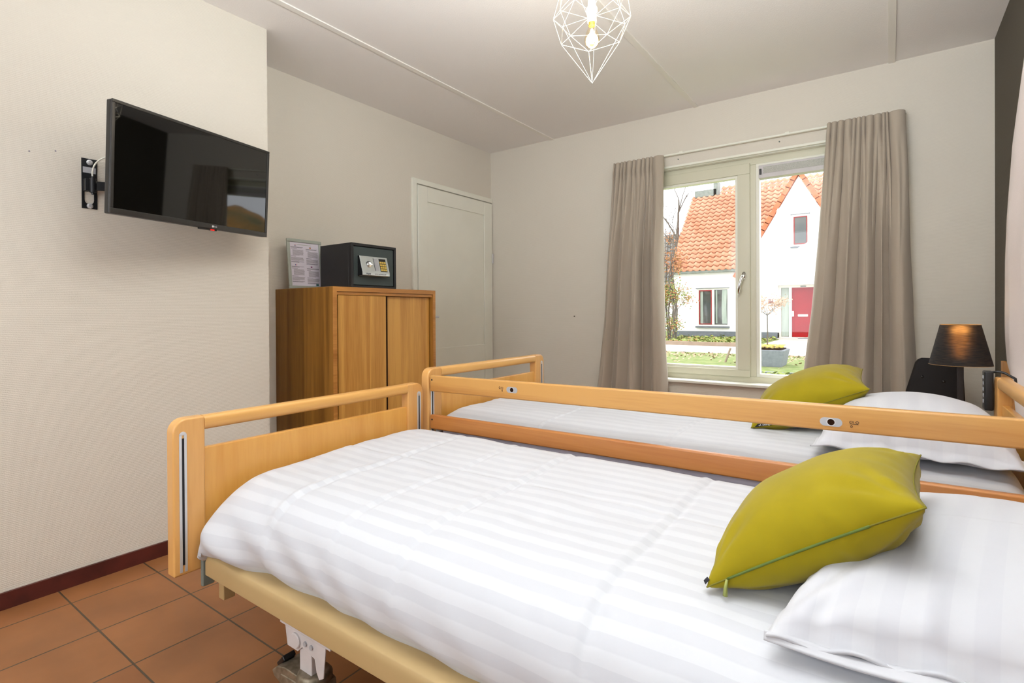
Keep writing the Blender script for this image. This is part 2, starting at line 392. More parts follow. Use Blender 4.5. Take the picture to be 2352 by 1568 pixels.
# raised stiles and rails
for (y0, z0, y1, z1) in ((3.045, .01, 3.155, 2.115), (3.905, .01, 4.025, 2.115), (3.155, 1.995, 3.905, 2.115), (3.155, .62, 3.905, .80), (3.155, .01, 3.905, .14)):
    box(leaf, XL+.014, y0, z0, XL+.024, y1, z1)
obj('door_leaf', leaf, 'white', d, bevel=.004)
for z in (1.60, .3):
    obj('hinge', tube(nb(), [(XL+.03, 4.024, z-.045), (XL+.03, 4.024, z+.045)], .007), 'alu', d)
bm = nb(); tube(bm, [(XL+.024, 3.10, 1.06), (XL+.07, 3.10, 1.06)], .009); tube(bm, [(XL+.07, 3.095, 1.06), (XL+.07, 3.225, 1.06)], .009)
lathe(bm, [(.0, .024), (.026, .024), (.026, .034), (.0, .034)], (XL, 3.10, 1.06), axis='X')
obj('door_handle', bm, 'alu', d, smooth=False)

# small nail in the wall
tag(obj('nail', tube(nb(), [(-2.163, YW+.002, 1.057), (-2.163, YW-.012, 1.057)], .004), 'groove'), 'small brown nail in the wall left of the curtains', 'nail')

# ------------------------------------------------------------------ window
wn = thing('window_1', 'cream framed double window looking onto the white house', 'window', (-.8, YW+.1, WZ0)); wn['kind'] = 'structure'
ya, yb = YW+.085, YW+.155
bm = nb()
box(bm, WX0, ya, WZ0, WX1, yb, .625); box(bm, WX0, ya, 2.13, WX1, yb, WZ1)
box(bm, WX0, ya, .625, WX0+.05, yb, 2.13); box(bm, WX1-.05, ya, .625, WX1, yb, 2.13)
box(bm, -.812, ya, .625, -.762, yb, 2.13)
obj('window_frame', bm, 'winframe', wn, bevel=.003)
def frame4(x0, z0, x1, z1, w, y0, y1, wb=None, wt=None):
    bm = nb(); wb = wb or w; wt = wt or w
    box(bm, x0, y0, z0, x1, y1, z0+wb); box(bm, x0, y0, z1-wt, x1, y1, z1)
    box(bm, x0, y0, z0+wb, x0+w, y1, z1-wt); box(bm, x1-w, y0, z0+wb, x1, y1, z1-wt); return bm
s = obj('sash', frame4(-1.545, .622, -.80, 2.142, .082, ya-.018, yb-.01, .048, .075), 'winframe', wn, bevel=.003)
obj('glazing_bead', frame4(-1.463, .67, -.882, 2.067, .018, ya-.004, yb-.02), 'white', s, bevel=.002)
obj('window_pane', B(-1.46, yb-.03, .672, -.885, yb-.024, 2.064), 'glass', wn)
obj('glazing_bead', frame4(-.762, .625, -.03, 2.13, .022, ya-.004, yb-.02), 'white', wn, bevel=.002)
obj('window_pane', B(-.745, yb-.03, .64, -.045, yb-.024, 2.02), 'glass', wn)
# vent grille
v = obj('ventilation_grille', B(-.742, ya-.022, 2.022, -.04, yb-.02, 2.112), 'plastic_lgrey', wn, bevel=.003, label='silver trickle vent above the right pane')
bm = nb(); box(bm, -.712, ya-.025, 2.052, -.045, ya-.0225, 2.098)
o_ = obj('mesh_grid', bm, mat('perforated_mesh', (150, 150, 142), .6, 0, var=(420, (205, 205, 196))), v)
obj('control_knob', B(-.735, ya-.034, 2.045, -.722, ya-.022, 2.085), 'black', v, bevel=.002)
# handle
hp = nb(); tube(hp, [(-.838, ya-.018, 1.345), (-.838, ya-.028, 1.345)], .014, sq=(1, 2.0))
tube(hp, [(-.838, ya-.022, 1.345), (-.838, ya-.058, 1.345), (-.842, ya-.066, 1.33), (-.858, ya-.068, 1.28), (-.868, ya-.068, 1.21)], [.008, .009, .0105, .010, .008], 12)
obj('window_handle', hp, 'chrome', wn, smooth=True)
# reveal lining and sill
bm = nb(); box(bm, WX0, YW-.002, 2.18, WX1, YW+.022, WZ1+.001); box(bm, WX0, YW+.028, 2.176, WX1, ya, WZ1); box(bm, WX0, YW, WZ0, WX0+.012, ya, 2.18); box(bm, WX1-.012, YW, WZ0, WX1, ya, 2.18)
obj('reveal_lining', bm, 'white', wn, bevel=.002)
obj('window_sill', B(WX0+.002, YW-.050, WZ0+.004, WX1-.002, ya+.004, WZ0+.024), 'white', wn, bevel=.004)
obj('outer_sill', B(WX0-.03, yb, WZ0-.02, WX1+.03, YW+.31, WZ0+.02), 'concrete', wn)

# ------------------------------------------------------------------ curtains
def curtain(name, L, R, z0, z1, folds, y0, seed, amp=.035):
    """L, R: lists of (z, x) outer edges from top to bottom"""
    rr = random.Random(seed)
    ph = [rr.uniform(0, 6.28) for _ in range(6)]
    Lp = sorted(L); Rp = sorted(R)
    nf = folds
    def widths(n, sp):
        w_ = [rr.uniform(1-sp, 1+sp) for _ in range(n)]; tot = sum(w_); c = [0]
        for q in w_: c.append(c[-1]+q/tot)
        return c
    cuts = widths(nf+3, .45); cuts[-2] = min(cuts[-2], .80)
    low = widths(5, .35); depth = [rr.uniform(.75, 1.3) for _ in range(6)]
    def where(c, s):
        for i in range(len(c)-1):
            if s <= c[i+1]: return i, (s-c[i])/(c[i+1]-c[i])
        return len(c)-2, 1.0
    def fn(s, t):
        t = t**1.35
        z = z1+(z0-z1)*t
        xl_, xr_ = interp(Lp, z), interp(Rp, z)
        d = z1-z
        i, f = where(cuts, min(1, max(0, s)))
        lower = min(1, max(0, (d-.10)/.65))**.8
        # stiff heading band, pinched below it, then released
        pinch = exp(-((d-.085)/.05)**2)
        top = (sin(pi*f)**.5)*(.026+.014*pinch)-(.004*pinch)
        s2 = s+.03*(1-lower)*sin(i*2.1)+.012*fr(z*1.6, s*2, seed)
        j, g = where(low, min(1, max(0, s2)))
        lo_ = amp*depth[j]*(1-abs(2*g-1)**(1.5 if j % 2 else 4))+.010*sin(2*pi*(s*9+z*.15))*(1-lower*.85)+.004*fr(s*14, z*3, seed)
        off = top*(1-lower)+lo_*lower*1.5
        x = xl_+(xr_-xl_)*(s+.02*lower*sin(2*pi*g))
        return Vector((x, y0-off+.012, z+(.003*sin(pi*f) if t < .005 else 0)))
    bm = gridmesh(nb(), fn, 320, 90)
    o = obj(name, bm, 'curtain', smooth=True, loc=(interp(Lp, z0), y0, z0))
    sm = o.modifiers.new('thick', 'SOLIDIFY'); sm.thickness = .0025
    return o
k_ = .982
cl = curtain('curtain', [(2.26, -1.765), (1.7, -1.80), (1.0, -1.85), (.05, -1.96)], [(2.26, -1.365), (1.9, -1.36), (1.3, -1.365), (.7, -1.345), (.05, -1.325)], .04, 2.262, 9, 3.950, 3, .052)
tag(cl, 'taupe pleated curtain hanging at the left side of the window', 'curtain', 'taupe window curtains')
cr = curtain('curtain', [(2.27, -.318), (2.0, -.335), (1.5, -.372), (1.1, -.405), (.7, -.452), (.05, -.53)], [(2.27, .073), (1.9, .088), (1.4, .098), (.7, .128), (.05, .15)], .04, 2.272, 9, 3.950, 11, .052)
tag(cr, 'wide taupe pleated curtain hanging at the right side of the window', 'curtain', 'taupe window curtains')
rt = thing('curtain_rail', 'slim white curtain rail above the window', 'curtain rail', (-.8, YW-.03, 2.27))
obj('track', B(-1.78, YW-.045, 2.262, .08, YW-.022, 2.274), 'white', rt, bevel=.002)
for x in (-1.6, -1.25, -.55, .0): obj('bracket', B(x-.012, YW-.04, 2.274, x+.012, YW, 2.282), 'white', rt)
for x, z in ((-1.28, 2.235), (-.60, 2.235)): obj('screw_hook', tube(nb(), [(x, YW, z), (x, YW-.012, z)], .004, 8), 'zinc', rt)

# pinkish drape on the dark wall
def drape(s, t):
    z = 2.55+(.62-2.55)*t
    edge = interp([(.62, 3.20), (.78, 3.26), (.85, 3.365), (1.03, 3.398), (1.31, 3.385), (1.51, 3.337), (1.81, 3.195), (2.09, 2.942), (2.55, 2.55)], z)
    y = edge+(1.9-edge)*s if z < 9 else 0
    x = .432+.012*sin(s*26+z*1.5)*min(1, s*8)-.006*sin(z*9+s*9)*min(1, s*6)
    if z < .95: x += .012*((.95-z)/.33)
    return Vector((x, y, z))
dr = obj('bed_drape', gridmesh(nb(), drape, 120, 60), 'sheer', smooth=True, loc=(.43, 2.5, .62))
dr.modifiers.new('thick', 'SOLIDIFY').thickness = .002
tag(dr, 'pinkish white fabric drape hanging on the dark wall behind the bed head', 'drape')
pb = nb()
for i in range(26):
    y1 = 3.70-i*.085; box(pb, XR-.018, y1-.0825, 0, XR-.001, y1, .832)
tag(obj('pine_panelling', pb, 'pine', loc=(XR, 3.7, 0), bevel=.002), 'orange pine board panelling low on the dark wall behind the bed heads', 'wall panelling')

# ------------------------------------------------------------------ wardrobe cabinet
YC0, YC1, XC, ZC = 1.8296, 2.6521, -2.4827, 1.2427
cb = thing('wooden_cabinet', 'tall teak cabinet with two sliding doors against the left wall', 'cabinet', ((XL+XC)/2, (YC0+YC1)/2, 0))
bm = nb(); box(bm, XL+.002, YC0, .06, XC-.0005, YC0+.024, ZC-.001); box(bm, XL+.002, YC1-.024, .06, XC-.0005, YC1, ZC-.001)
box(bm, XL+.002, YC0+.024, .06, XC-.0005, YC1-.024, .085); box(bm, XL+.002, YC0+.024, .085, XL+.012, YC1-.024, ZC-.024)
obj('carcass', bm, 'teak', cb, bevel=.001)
obj('cabinet_top', B(XL+.002, YC0+.001, ZC-.024, XC-.0005, YC1-.001, ZC), 'teak_edge', cb, bevel=.0015)
bm = nb()
hexa(bm, [(XC, YC0, .06), (XC, YC0+.026, .06), (XC+.003, YC0+.026, .06), (XC+.003, YC0, .06)], [(XC, YC0, ZC), (XC, YC0+.026, ZC-.026), (XC+.003, YC0+.026, ZC-.026), (XC+.003, YC0, ZC)])
hexa(bm, [(XC, YC1-.022, .06), (XC, YC1, .06), (XC+.003, YC1, .06), (XC+.003, YC1-.022, .06)], [(XC, YC1-.022, ZC-.026), (XC, YC1, ZC), (XC+.003, YC1, ZC), (XC+.003, YC1-.022, ZC-.026)])
hexa(bm, [(XC, YC0+.026, ZC-.026), (XC, YC1-.022, ZC-.026), (XC+.003, YC1-.022, ZC-.026), (XC+.003, YC0+.026, ZC-.026)], [(XC, YC0, ZC), (XC, YC1, ZC), (XC+.003, YC1, ZC), (XC+.003, YC0, ZC)])
obj('front_edge', bm, 'teak_edge', cb)
obj('top_rail', B(XC-.03, YC0+.026, ZC-.045, XC-.006, YC1-.022, ZC-.0265), 'teak_edge', cb, bevel=.001)
obj('groove_backing', B(XC-.05, YC0+.024, .085, XC-.045, YC1-.024, ZC-.0265), 'groove', cb)  # dark sheet behind the doors, groove shade put into its colour
obj('sliding_door', B(XC-.026, YC0+.043, .10, XC-.010, YC0+.395, ZC-.047), 'teak_door', cb, bevel=.002)
obj('sliding_door', B(XC-.044, YC0+.385, .10, XC-.028, YC1-.030, ZC-.047), 'teak_door', cb, bevel=.002)
bm = nb(); box(bm, XC-.030, YC0+.396, .10, XC-.011, YC0+.407, ZC-.047); obj('door_gap_shade', bm, 'groove', cb)  # dark strip between the doors, standing in for the shade of the gap
for x in (XL+.05, XC-.06):
    for y in (YC0+.04, YC1-.04): obj('foot', B(x-.02, y-.02, 0, x+.02, y+.02, .06), 'teak', cb)

# framed notice
nf = thing('framed_notice', 'silver framed printed notice in four languages on the cabinet', 'picture frame', (-2.93, 1.965, ZC))
Y0, Y1, Z0, Z1 = 1.842, 2.085, ZC+.001, ZC+.312
def slab(a0, b0, a1, b1, dz0, dz1):
    """box on the leaning notice plane: a along +y, b up, thickness toward the room"""
    def P(a, b, n):
        tlt = .10; return Vector((-2.925-b*sin(tlt)+n*cos(tlt), 1.842+a, Z0+b*cos(tlt)+n*sin(tlt)))
    return [P(a0, b0, dz0), P(a1, b0, dz0), P(a1, b0, dz1), P(a0, b0, dz1)], [P(a0, b1, dz0), P(a1, b1, dz0), P(a1, b1, dz1), P(a0, b1, dz1)]
def SB(bm, *a): lo, hi = slab(*a); return hexa(bm, lo, hi)
bm = nb(); fw = .020; W_, H_ = .243, .31
SB(bm, 0, 0, W_, fw, 0, .012); SB(bm, 0, H_-fw, W_, H_, 0, .012); SB(bm, 0, fw, fw, H_-fw, 0, .012); SB(bm, W_-fw, fw, W_, H_-fw, 0, .012)
obj('frame', bm, 'silverframe', nf, bevel=.003)
pp = obj('paper', SB(nb(), fw-.004, fw-.004, W_-fw+.004, H_-fw+.004, .003, .005), 'paper', nf)
rq = random.Random(5)
for col in (0, 1):
    a0 = fw+.006+col*.104; aw = .088
    for blk in (0, 1):
        tb = nb(); td = nb(); btop = .262-blk*.122-col*.008
        rows = [('d', 2, 0), ('d', 1, 0), ('g', 10, .012), ('d', 1, 0), ('g', 6, 0), ('d', 2, 0)]
        b = btop
        for kind, n, ind in rows:
            for i in range(n):
                wd = aw*(rq.uniform(.55, 1) if i == n-1 else rq.uniform(.93, 1))-ind
                if kind == 'd' and n == 1: wd = aw*rq.uniform(.2, .5)
                SB(td if kind == 'd' else tb, a0+ind, b-.0023, a0+ind+wd, b-.0006, .005, .0054); b -= .0037
            b -= .0035
            if kind == 'd': obj('printed_heading', td, 'textdark', pp); td = nb()
        obj('printed_text', tb, 'textgrey', pp)
obj('printed_title', SB(nb(), .07, .2745, .17, .2775, .005, .0054), 'greygreen_print', pp)
flags = [(.052, .2665, [(174, 60, 60), (230, 230, 235), (60, 70, 140)], 0), (.156, .258, [(20, 20, 20), (190, 30, 30), (220, 180, 40)], 0), (.050, .145, [(30, 40, 130), (230, 230, 235), (190, 40, 50)], 1), (.158, .137, [(90, 60, 120), (170, 60, 80), (90, 60, 120)], 0)]
for a, b, cols, vert in flags:
    for i, c in enumerate(cols):
        q = nb()
        if vert: SB(q, a+i*.004, b, a+i*.004+.004, b+.0075, .005, .0056)
        else: SB(q, a, b+.005-i*.0025, a+.012, b+.0075-i*.0025, .005, .0056)
        obj('flag_stripe', q, mat('flag_ink', c, .7, var=(40, c)), pp)
obj('green_logo', SB(nb(), .19, .023, .208, .034, .005, .0056), mat('green_ink', (50, 110, 70), .7, var=(60, (40, 90, 90))), pp)

# safe
SX, SY0, SY1, SZ0, SZ1 = -2.55, 2.012, 2.363, ZC+.001, ZC+.268
sf = thing('electronic_safe', 'dark grey electronic safe with gold keypad on the cabinet', 'safe', (SX-.14, (SY0+SY1)/2, ZC))
bm = nb(); box(bm, SX-.30, SY0, SZ0, SX-.03, SY1, SZ1); 
fwi = .016
for a in ((SY0, SZ0, SY1, SZ0+fwi), (SY0, SZ1-fwi, SY1, SZ1), (SY0, SZ0+fwi, SY0+fwi, SZ1-fwi), (SY1-fwi, SZ0+fwi, SY1, SZ1-fwi)):
    box(bm, SX-.03, a[0], a[1], SX, a[2], a[3])
obj('safe_body', bm, 'safe_side', sf, bevel=.0015)
sd = obj('safe_door', B(SX-.029, SY0+fwi+.003, SZ0+fwi+.003, SX-.007, SY1-fwi-.003, SZ1-fwi-.003), 'safe', sf, bevel=.002)
# control wedge: thin at the top, thick at the bottom
ky0, ky1, kz0, kz1 = SY0+.052, SY1-.085, SZ0+.073, SZ0+.193
t0, t1 = .042, .014
def KP(y, z, n=0):
    f = max(0, (z-kz0-.022)/(kz1-kz0-.022)) if z > kz0+.022 else 0
    return Vector((SX-.007+t0+(t1-t0)*f+n, y, z))
bm = nb()
poly = [(SX-.007, kz0), (SX-.007+t0, kz0+.003), (SX-.007+t0, kz0+.022), (SX-.007+t1, kz1), (SX-.007, kz1)]
prism(bm, poly, lambda a, b: Vector((a, ky0, b)), lambda a, b: Vector((a, ky1, b)))
kp = obj('control_housing', bm, 'silver', sf, bevel=.002)
prism_side = nb(); prism(prism_side, poly, lambda a, b: Vector((a, ky0-.0012, b)), lambda a, b: Vector((a, ky0-.0001, b)))
obj('housing_side', prism_side, 'black', kp)
def kbox(bm, y0, z0, y1, z1, n0, n1):
    return hexa(bm, [KP(y0, z0, n0), KP(y1, z0, n0), KP(y1, z0, n1), KP(y0, z0, n1)], [KP(y0, z1, n0), KP(y1, z1, n0), KP(y1, z1, n1), KP(y0, z1, n1)])
kw = ky1-ky0
# knob
cyk, czk = ky0+kw*.27, kz0+.068
obj('knob_recess', lathe(nb(), [(0, -.003), (.0215, -.003), (.0215, .0012), (0, .0012)], tuple(KP(cyk+.002, czk)), 28, 'X'), 'black', kp)
kb = nb(); lathe(kb, [(0, 0), (.017, 0), (.017, .008), (.0155, .009), (0, .009)], tuple(KP(cyk-.001, czk)), 28, 'X')
c0 = KP(cyk-.001, czk); box(kb, c0.x+.008, c0.y-.0165, c0.z-.0035, c0.x+.018, c0.y+.0165, c0.z+.0035)
obj('turn_knob', kb, 'chrome', kp, bevel=.001)
obj('instruction_strip', kbox(nb(), ky0+kw*.50, kz0+.035, ky0+kw*.62, kz1-.012, .0003, .0012), 'plastic_grey', kp)
obj('slot_line', kbox(nb(), ky0+kw*.465, kz0+.032, ky0+kw*.48, kz1-.010, .0003, .0014), 'textdark', kp)
kpad = obj('keypad', kbox(nb(), ky0+kw*.67, kz0+.030, ky0+kw*.92, kz1-.010, .0003, .0015), 'black', kp)
kc = ['1', '2', '3', '4', '5', '6', '7', '8', '9', '*', '0', '#']
for r in range(4):
    for c in range(3):
        y0 = ky0+kw*.682+c*kw*.079; z0 = kz0+.081-r*.0155
        kk = obj('key', kbox(nb(), y0, z0, y0+kw*.066, z0+.0115, .0015, .003), 'gold', kpad)
rotx = lambda p: Matrix.Translation(p) @ Matrix(((0, 0, 1), (1, 0, 0), (0, 1, 0))).to_4x4()
obj('brand_lettering', text_bm('Happily', .0115, rotx(Vector((SX-.007+t0+.0008, ky0+kw*.22, kz0+.0125)))), 'textdark', kp)
obj('model_lettering', text_bm('HOTEL SAFE BASIC LINE', .0085, rotx(Vector((SX-.007+t0+.0008, ky0+kw*.65, kz0+.0125)))), 'textgrey', kp)

# ------------------------------------------------------------------ television on its wall arm
tv = thing('television', 'flat black television angled out from the wall above the floor', 'television', (-2.38, 1.09, 1.47))
A0, A1 = Vector((-2.30, .735, 0)), Vector((-2.468, 1.445, 0))
dirv = (A1-A0).normalized(); nrm = Vector((dirv.y, -dirv.x, 0)); TW = (A1-A0).length
TM = Matrix((( dirv.x, nrm.x, 0, A0.x), (dirv.y, nrm.y, 0, A0.y), (0, 0, 1, 0), (0, 0, 0, 1)))
# local: x along the screen, y toward the room, z up ; slight tilt/roll like the photo
RL = Matrix.Rotation(radians(-.3), 4, 'Y') @ Matrix.Rotation(radians(-3.4), 4, 'X'); TM = TM @ Matrix.Translation((0, -.012, 1.466)) @ RL
TH = .418
bm = nb(); box(bm, 0, -.032, 0, TW, -.004, TH, TM); obj('rear_housing', bm, 'black', tv, bevel=.004)
bm = nb()
for a in ((0, 0, TW, .022), (0, TH-.012, TW, TH), (0, .022, .012, TH-.012), (TW-.012, .022, TW, TH-.012)): box(bm, a[0], -.004, a[1], a[2], .0035, a[3], TM)
bz = obj('bezel', bm, 'tvbezel', tv, bevel=.0015)
obj('screen', B(.0115, -.003, .0215, TW-.0115, .0005, TH-.0115, mtx=TM), 'screen', tv)
bm = nb(); box(bm, .10, -.055, .06, TW-.10, -.032, TH-.08, TM); obj('rear_bulge', bm, 'black', tv, bevel=.006)
tm2 = TM @ Matrix.Translation((TW*.585, .0042, .011)) @ Matrix(((-1, 0, 0), (0, 0, 1), (0, 1, 0))).to_4x4()
# text faces +normal; x mirrored handled by choosing axis order
tm2 = TM @ Matrix.Translation((TW*.60, .0038, .011)) @ Matrix(((1, 0, 0), (0, 0, -1), (0, 1, 0))).to_4x4() if False else tm2
def tvtext(s, size, x, z): 
    mt = TM @ Matrix.Translation((x, .0038, z)) @ Matrix(((1, 0, 0, 0), (0, 0, -1, 0), (0, 1, 0, 0), (0, 0, 0, 1)))
    return text_bm(s, size, mt, .0003)
lg = tvtext('LG', .011, TW*.60+.004, .011)
obj('maker_lettering', lg, 'textwhite', bz)
em = nb(); mt = TM @ Matrix.Translation((TW*.60-.010, .0038, .011))
for k in range(20):
    a = 2*pi*k/20
tube(em, [mt @ Vector((0, -.0002, 0)), mt @ Vector((0, .0006, 0))], .0048, 18)
obj('round_emblem', em, 'textwhite', bz)
st = obj('sensor_lip', B(TW*.50, -.012, -.007, TW*.62, .0, .001, mtx=TM), 'black', tv, bevel=.002)
obj('standby_light', B(TW*.575, -.002, -.0065, TW*.60, .001, -.002, mtx=TM), 'red', st)

mt_ = thing('tv_wall_bracket', 'black swivel wall bracket holding the television', 'wall bracket', (XJ, .775, 1.63))
bm = nb()
x0, x1 = XJ, XJ+.004
ya_, yb_ = .748, .801
box(bm, x0, ya_, 1.612, x1, yb_, 1.735); box(bm, x0, ya_, 1.53, x1, ya_+.009, 1.612); box(bm, x0, yb_-.011, 1.53, x1, yb_, 1.612); box(bm, x0, ya_+.009, 1.53, x1, yb_-.011, 1.548)
# rounded cut-out corners
yc_ = (ya_+yb_-.002)/2
for sgn in (-1, 1):
    pts = [(yc_+sgn*.0165, 1.548), (yc_+sgn*.0165, 1.566)]+[(yc_+sgn*.0165*cos(a), 1.5645-.0165*sin(a)) for a in (.4, .8, 1.2)]+[(yc_+sgn*.004, 1.548)]
    prism(bm, pts, lambda a, b: Vector((x0, a, b)), lambda a, b: Vector((x1, a, b)))
obj('wall_plate', bm, 'blackm', mt_)
for z in (1.72, 1.541):
    obj('bolt', lathe(nb(), [(0, 0), (.011, 0), (.011, .002), (.007, .003), (.0065, .008), (0, .008)], (x1, .775, z), 16, 'X'), 'alu', mt_)
obj('sticker', B(x1, .752, 1.676, x1+.0006, .796, 1.70), 'plastic_grey', mt_)
obj('hinge_block', B(x1, .752, 1.598, x1+.028, .770, 1.648), 'blackm', mt_, bevel=.002)
bm = tube(nb(), [(x1+.024, .778, 1.594), (x1+.024, .778, 1.652)], .012, 16)
tube(bm, [(x1+.024, .778, 1.586), (x1+.024, .778, 1.660)], .005, 10)
obj('hinge_barrel', bm, 'blackm', mt_)
hx = TM @ Vector((TW*.45, -.055, .18))
p0 = Vector((x1+.028, .79, 1.622)); p1 = Vector((x1+.08, 1.02, 1.640)); p2 = Vector((hx.x, hx.y, 1.645))
for i, (a, b_) in enumerate(((p0, p1), (p1, p2))):
    dd = (b_-a); dd.z = 0; dd.normalize(); pr = Vector((-dd.y, dd.x, 0))*.004; up = Vector((0, 0, .018))
    hexa(bm := nb(), [a-pr-up, b_-pr-up, b_+pr-up, a+pr-up], [a-pr+up, b_-pr+up, b_+pr+up, a+pr+up])
    obj('swing_arm', bm, 'blackm', mt_)
obj('vesa_plate', B(TW*.35, -.062, .10, TW*.55, -.056, .28, mtx=TM), 'blackm', mt_)
cbpts = [catmull([(-2.648, .806, 1.63), (-2.648, .782, 1.66), (-2.63, .785, 1.71), (-2.61, .82, 1.745), (-2.56, .88, 1.75), (-2.50, .95, 1.72)], i/24) for i in range(25)]
tag(obj('antenna_cable', tube(nb(), cbpts, .0032, 8), 'white', smooth=True, loc=(-2.62, .8, 1.62)), 'white cable looping over the television bracket', 'cable')
for i, (y, z) in enumerate(((.585, 1.722), (.665, 1.742))):
    tag(obj('screw_hole', tube(nb(), [(XJ-.001, y, z), (XJ+.002, y, z)], .003, 8), 'textgrey'), ['faint plugged hole in the wall, further from the television bracket', 'faint plugged hole in the wall, nearer the television bracket'][i], 'wall mark')

# ------------------------------------------------------------------ pendant lamp
pc = Vector((-.936, 1.90, 0))
pl = thing('pendant_lamp', 'white geometric wire cage lamp hanging from the ceiling', 'pendant lamp', (pc.x, pc.y, H))
bm = nb()
zs = [(1.985, 0, 0), (2.175, .135, 0), (2.24, .150, 30), (2.315, .140, 0), (2.40, .10, 30), (2.455, .035, 0)]
base_ang = 2
def ring(z, r, off): return [pc+Vector((r*cos(radians(a*60+off+base_ang)), r*sin(radians(a*60+off+base_ang)), z)) for a in range(6)]
rings = [ring(*q) for q in zs]; wr = .0010
ed = []
for a in range(6): ed.append((rings[0][0], rings[1][a]))
for i in range(1, 6):
    for a in range(6): ed.append((rings[i][a], rings[i][(a+1) % 6]))
for i in range(1, 5):
    sh = 0 if zs[i][2] == 0 else 1
    for a in range(6):
        ed.append((rings[i][a], rings[i+1][a if sh == 0 else (a+1) % 6])); ed.append((rings[i][a], rings[i+1][(a-1) % 6 if sh == 0 else a]))
for a, b_ in ed: tube(bm, [a, b_], wr, 6)
obj('wire_cage', bm, 'wire', pl)
obj('cord', tube(nb(), [pc+Vector((0, 0, 2.33)), pc+Vector((0, 0, 2.595))], .004, 8), 'wire', pl)
obj('ceiling_rose', lathe(nb(), [(0, 2.575), (.03, 2.577), (.045, 2.59), (.048, 2.6), (0, 2.6)], tuple(pc), 24), 'wire', pl, smooth=True)
obj('lamp_holder', lathe(nb(), [(0, 2.222), (.017, 2.222), (.018, 2.226), (.018, 2.262), (.022, 2.264), (.022, 2.276), (.016, 2.285), (.013, 2.33), (0, 2.335)], tuple(pc), 24), 'white', pl, smooth=False)
obj('bulb_cap', lathe(nb(), [(.0135, 2.224), (.0135, 2.210), (.0125, 2.208)], tuple(pc), 20), mat('brass_cap', (200, 160, 80), .3, .8, var=(30, (190, 150, 70))), pl)
bprof = [(0, 2.122), (.012, 2.124), (.022, 2.131), (.028, 2.143), (.0295, 2.156), (.027, 2.170), (.021, 2.185), (.0155, 2.198), (.013, 2.212), (.013, 2.218)]
glb = obj('bulb_glass', lathe(nb(), bprof, tuple(pc), 24), glass_mat('warm_bulb_glass', (1, .93, .8), .08), pl, smooth=True)
obj('filament', lathe(nb(), [(0, 2.138), (.009, 2.142), (.012, 2.155), (.010, 2.175), (.005, 2.195), (0, 2.2)], tuple(pc), 14), mat('glowing_filament', (255, 230, 180), .4, emis=((255, 222, 160), 14), var=(5, (255, 230, 180))), pl, smooth=True)
l = bpy.data.lights.new('pendant_bulb_light', 'POINT'); l.energy = 7; l.color = (1, .88, .68); l.shadow_soft_size = .05
lo = bpy.data.objects.new('pendant_bulb_light', l); C.objects.link(lo); lo.location = pc+Vector((0, 0, 2.156))

# ------------------------------------------------------------------ bed end boards
XF = -1.62
def endboard(name, parent, xin, side, y0, y1, ztop, zbot, label=None, zpan=.095, slots=True):
    """side=+1: inner face looks toward +x. xin is the inner face"""
    t = .042*(-side); xo = xin+t
    xa, xb = min(xin, xo), max(xin, xo)
    pw = .088; r = .038
    zgap = ztop-.052
    e = obj(name, B(xa+.012, y0+pw-.004, zbot+.09, xb-.010, y1-pw+.004, ztop-zpan), 'panel', parent, bevel=.003)
    for sg, ye in ((1, y0), (-1, y1)):
        poly = [(ye, zbot), (ye+sg*pw, zbot), (ye+sg*pw, ztop)]
        poly += [(ye+sg*(r-r*sin(a)), ztop-r+r*cos(a)) for a in [i*pi/2/6 for i in range(7)]]
        obj('post', prism(nb(), poly, lambda a, b: Vector((xa, a, b)), lambda a, b: Vector((xb, a, b))), 'beech_z', e, bevel=.006, seg=3)
        if slots:
            # metal guide channel in the post's inner face
            ys = ye+sg*.026; xi = xin+.0006*side
            bmm = nb(); x_0, x_1 = sorted((xin-.001*side, xin+.0015*side))
            box(bmm, x_0, ys-.010, zbot+.01, x_1, ys-.003, ztop-.045); box(bmm, x_0, ys+.003, zbot+.01, x_1, ys+.010, ztop-.045)
            pl_ = [(ys+.010*cos(a), ztop-.046+.010*sin(a)) for a in [i*pi/8 for i in range(9)]]
            prism(bmm, pl_, lambda a, b: Vector((x_0, a, b)), lambda a, b: Vector((x_1, a, b)))
            obj('guide_channel', bmm, 'alu', e)
            x_0, x_1 = sorted((xin-.001*side, xin+.0022*side))
            obj('guide_slot', B(x_0, ys-.003, zbot+.03, x_1, ys+.003, ztop-.055), 'dark_hole', e)
    # top rail: rounded rectangular profile
    xc = (xa+xb)/2; zc = ztop-.021; hw, hh = .021, .021; prof = []
    for k in range(24):
        a = 2*pi*k/24; ca, sa = cos(a), sin(a)
        prof.append((xc+hw*math.copysign(abs(ca)**.62, ca), zc+hh*math.copysign(abs(sa)**.62, sa)))
    obj('top_rail', prism(nb(), prof, lambda a, b: Vector((a, y0+pw-.001, b)), lambda a, b: Vector((a, y1-pw+.001, b))), 'beech_y', e, smooth=False, bevel=.0005, seg=1)
    return e

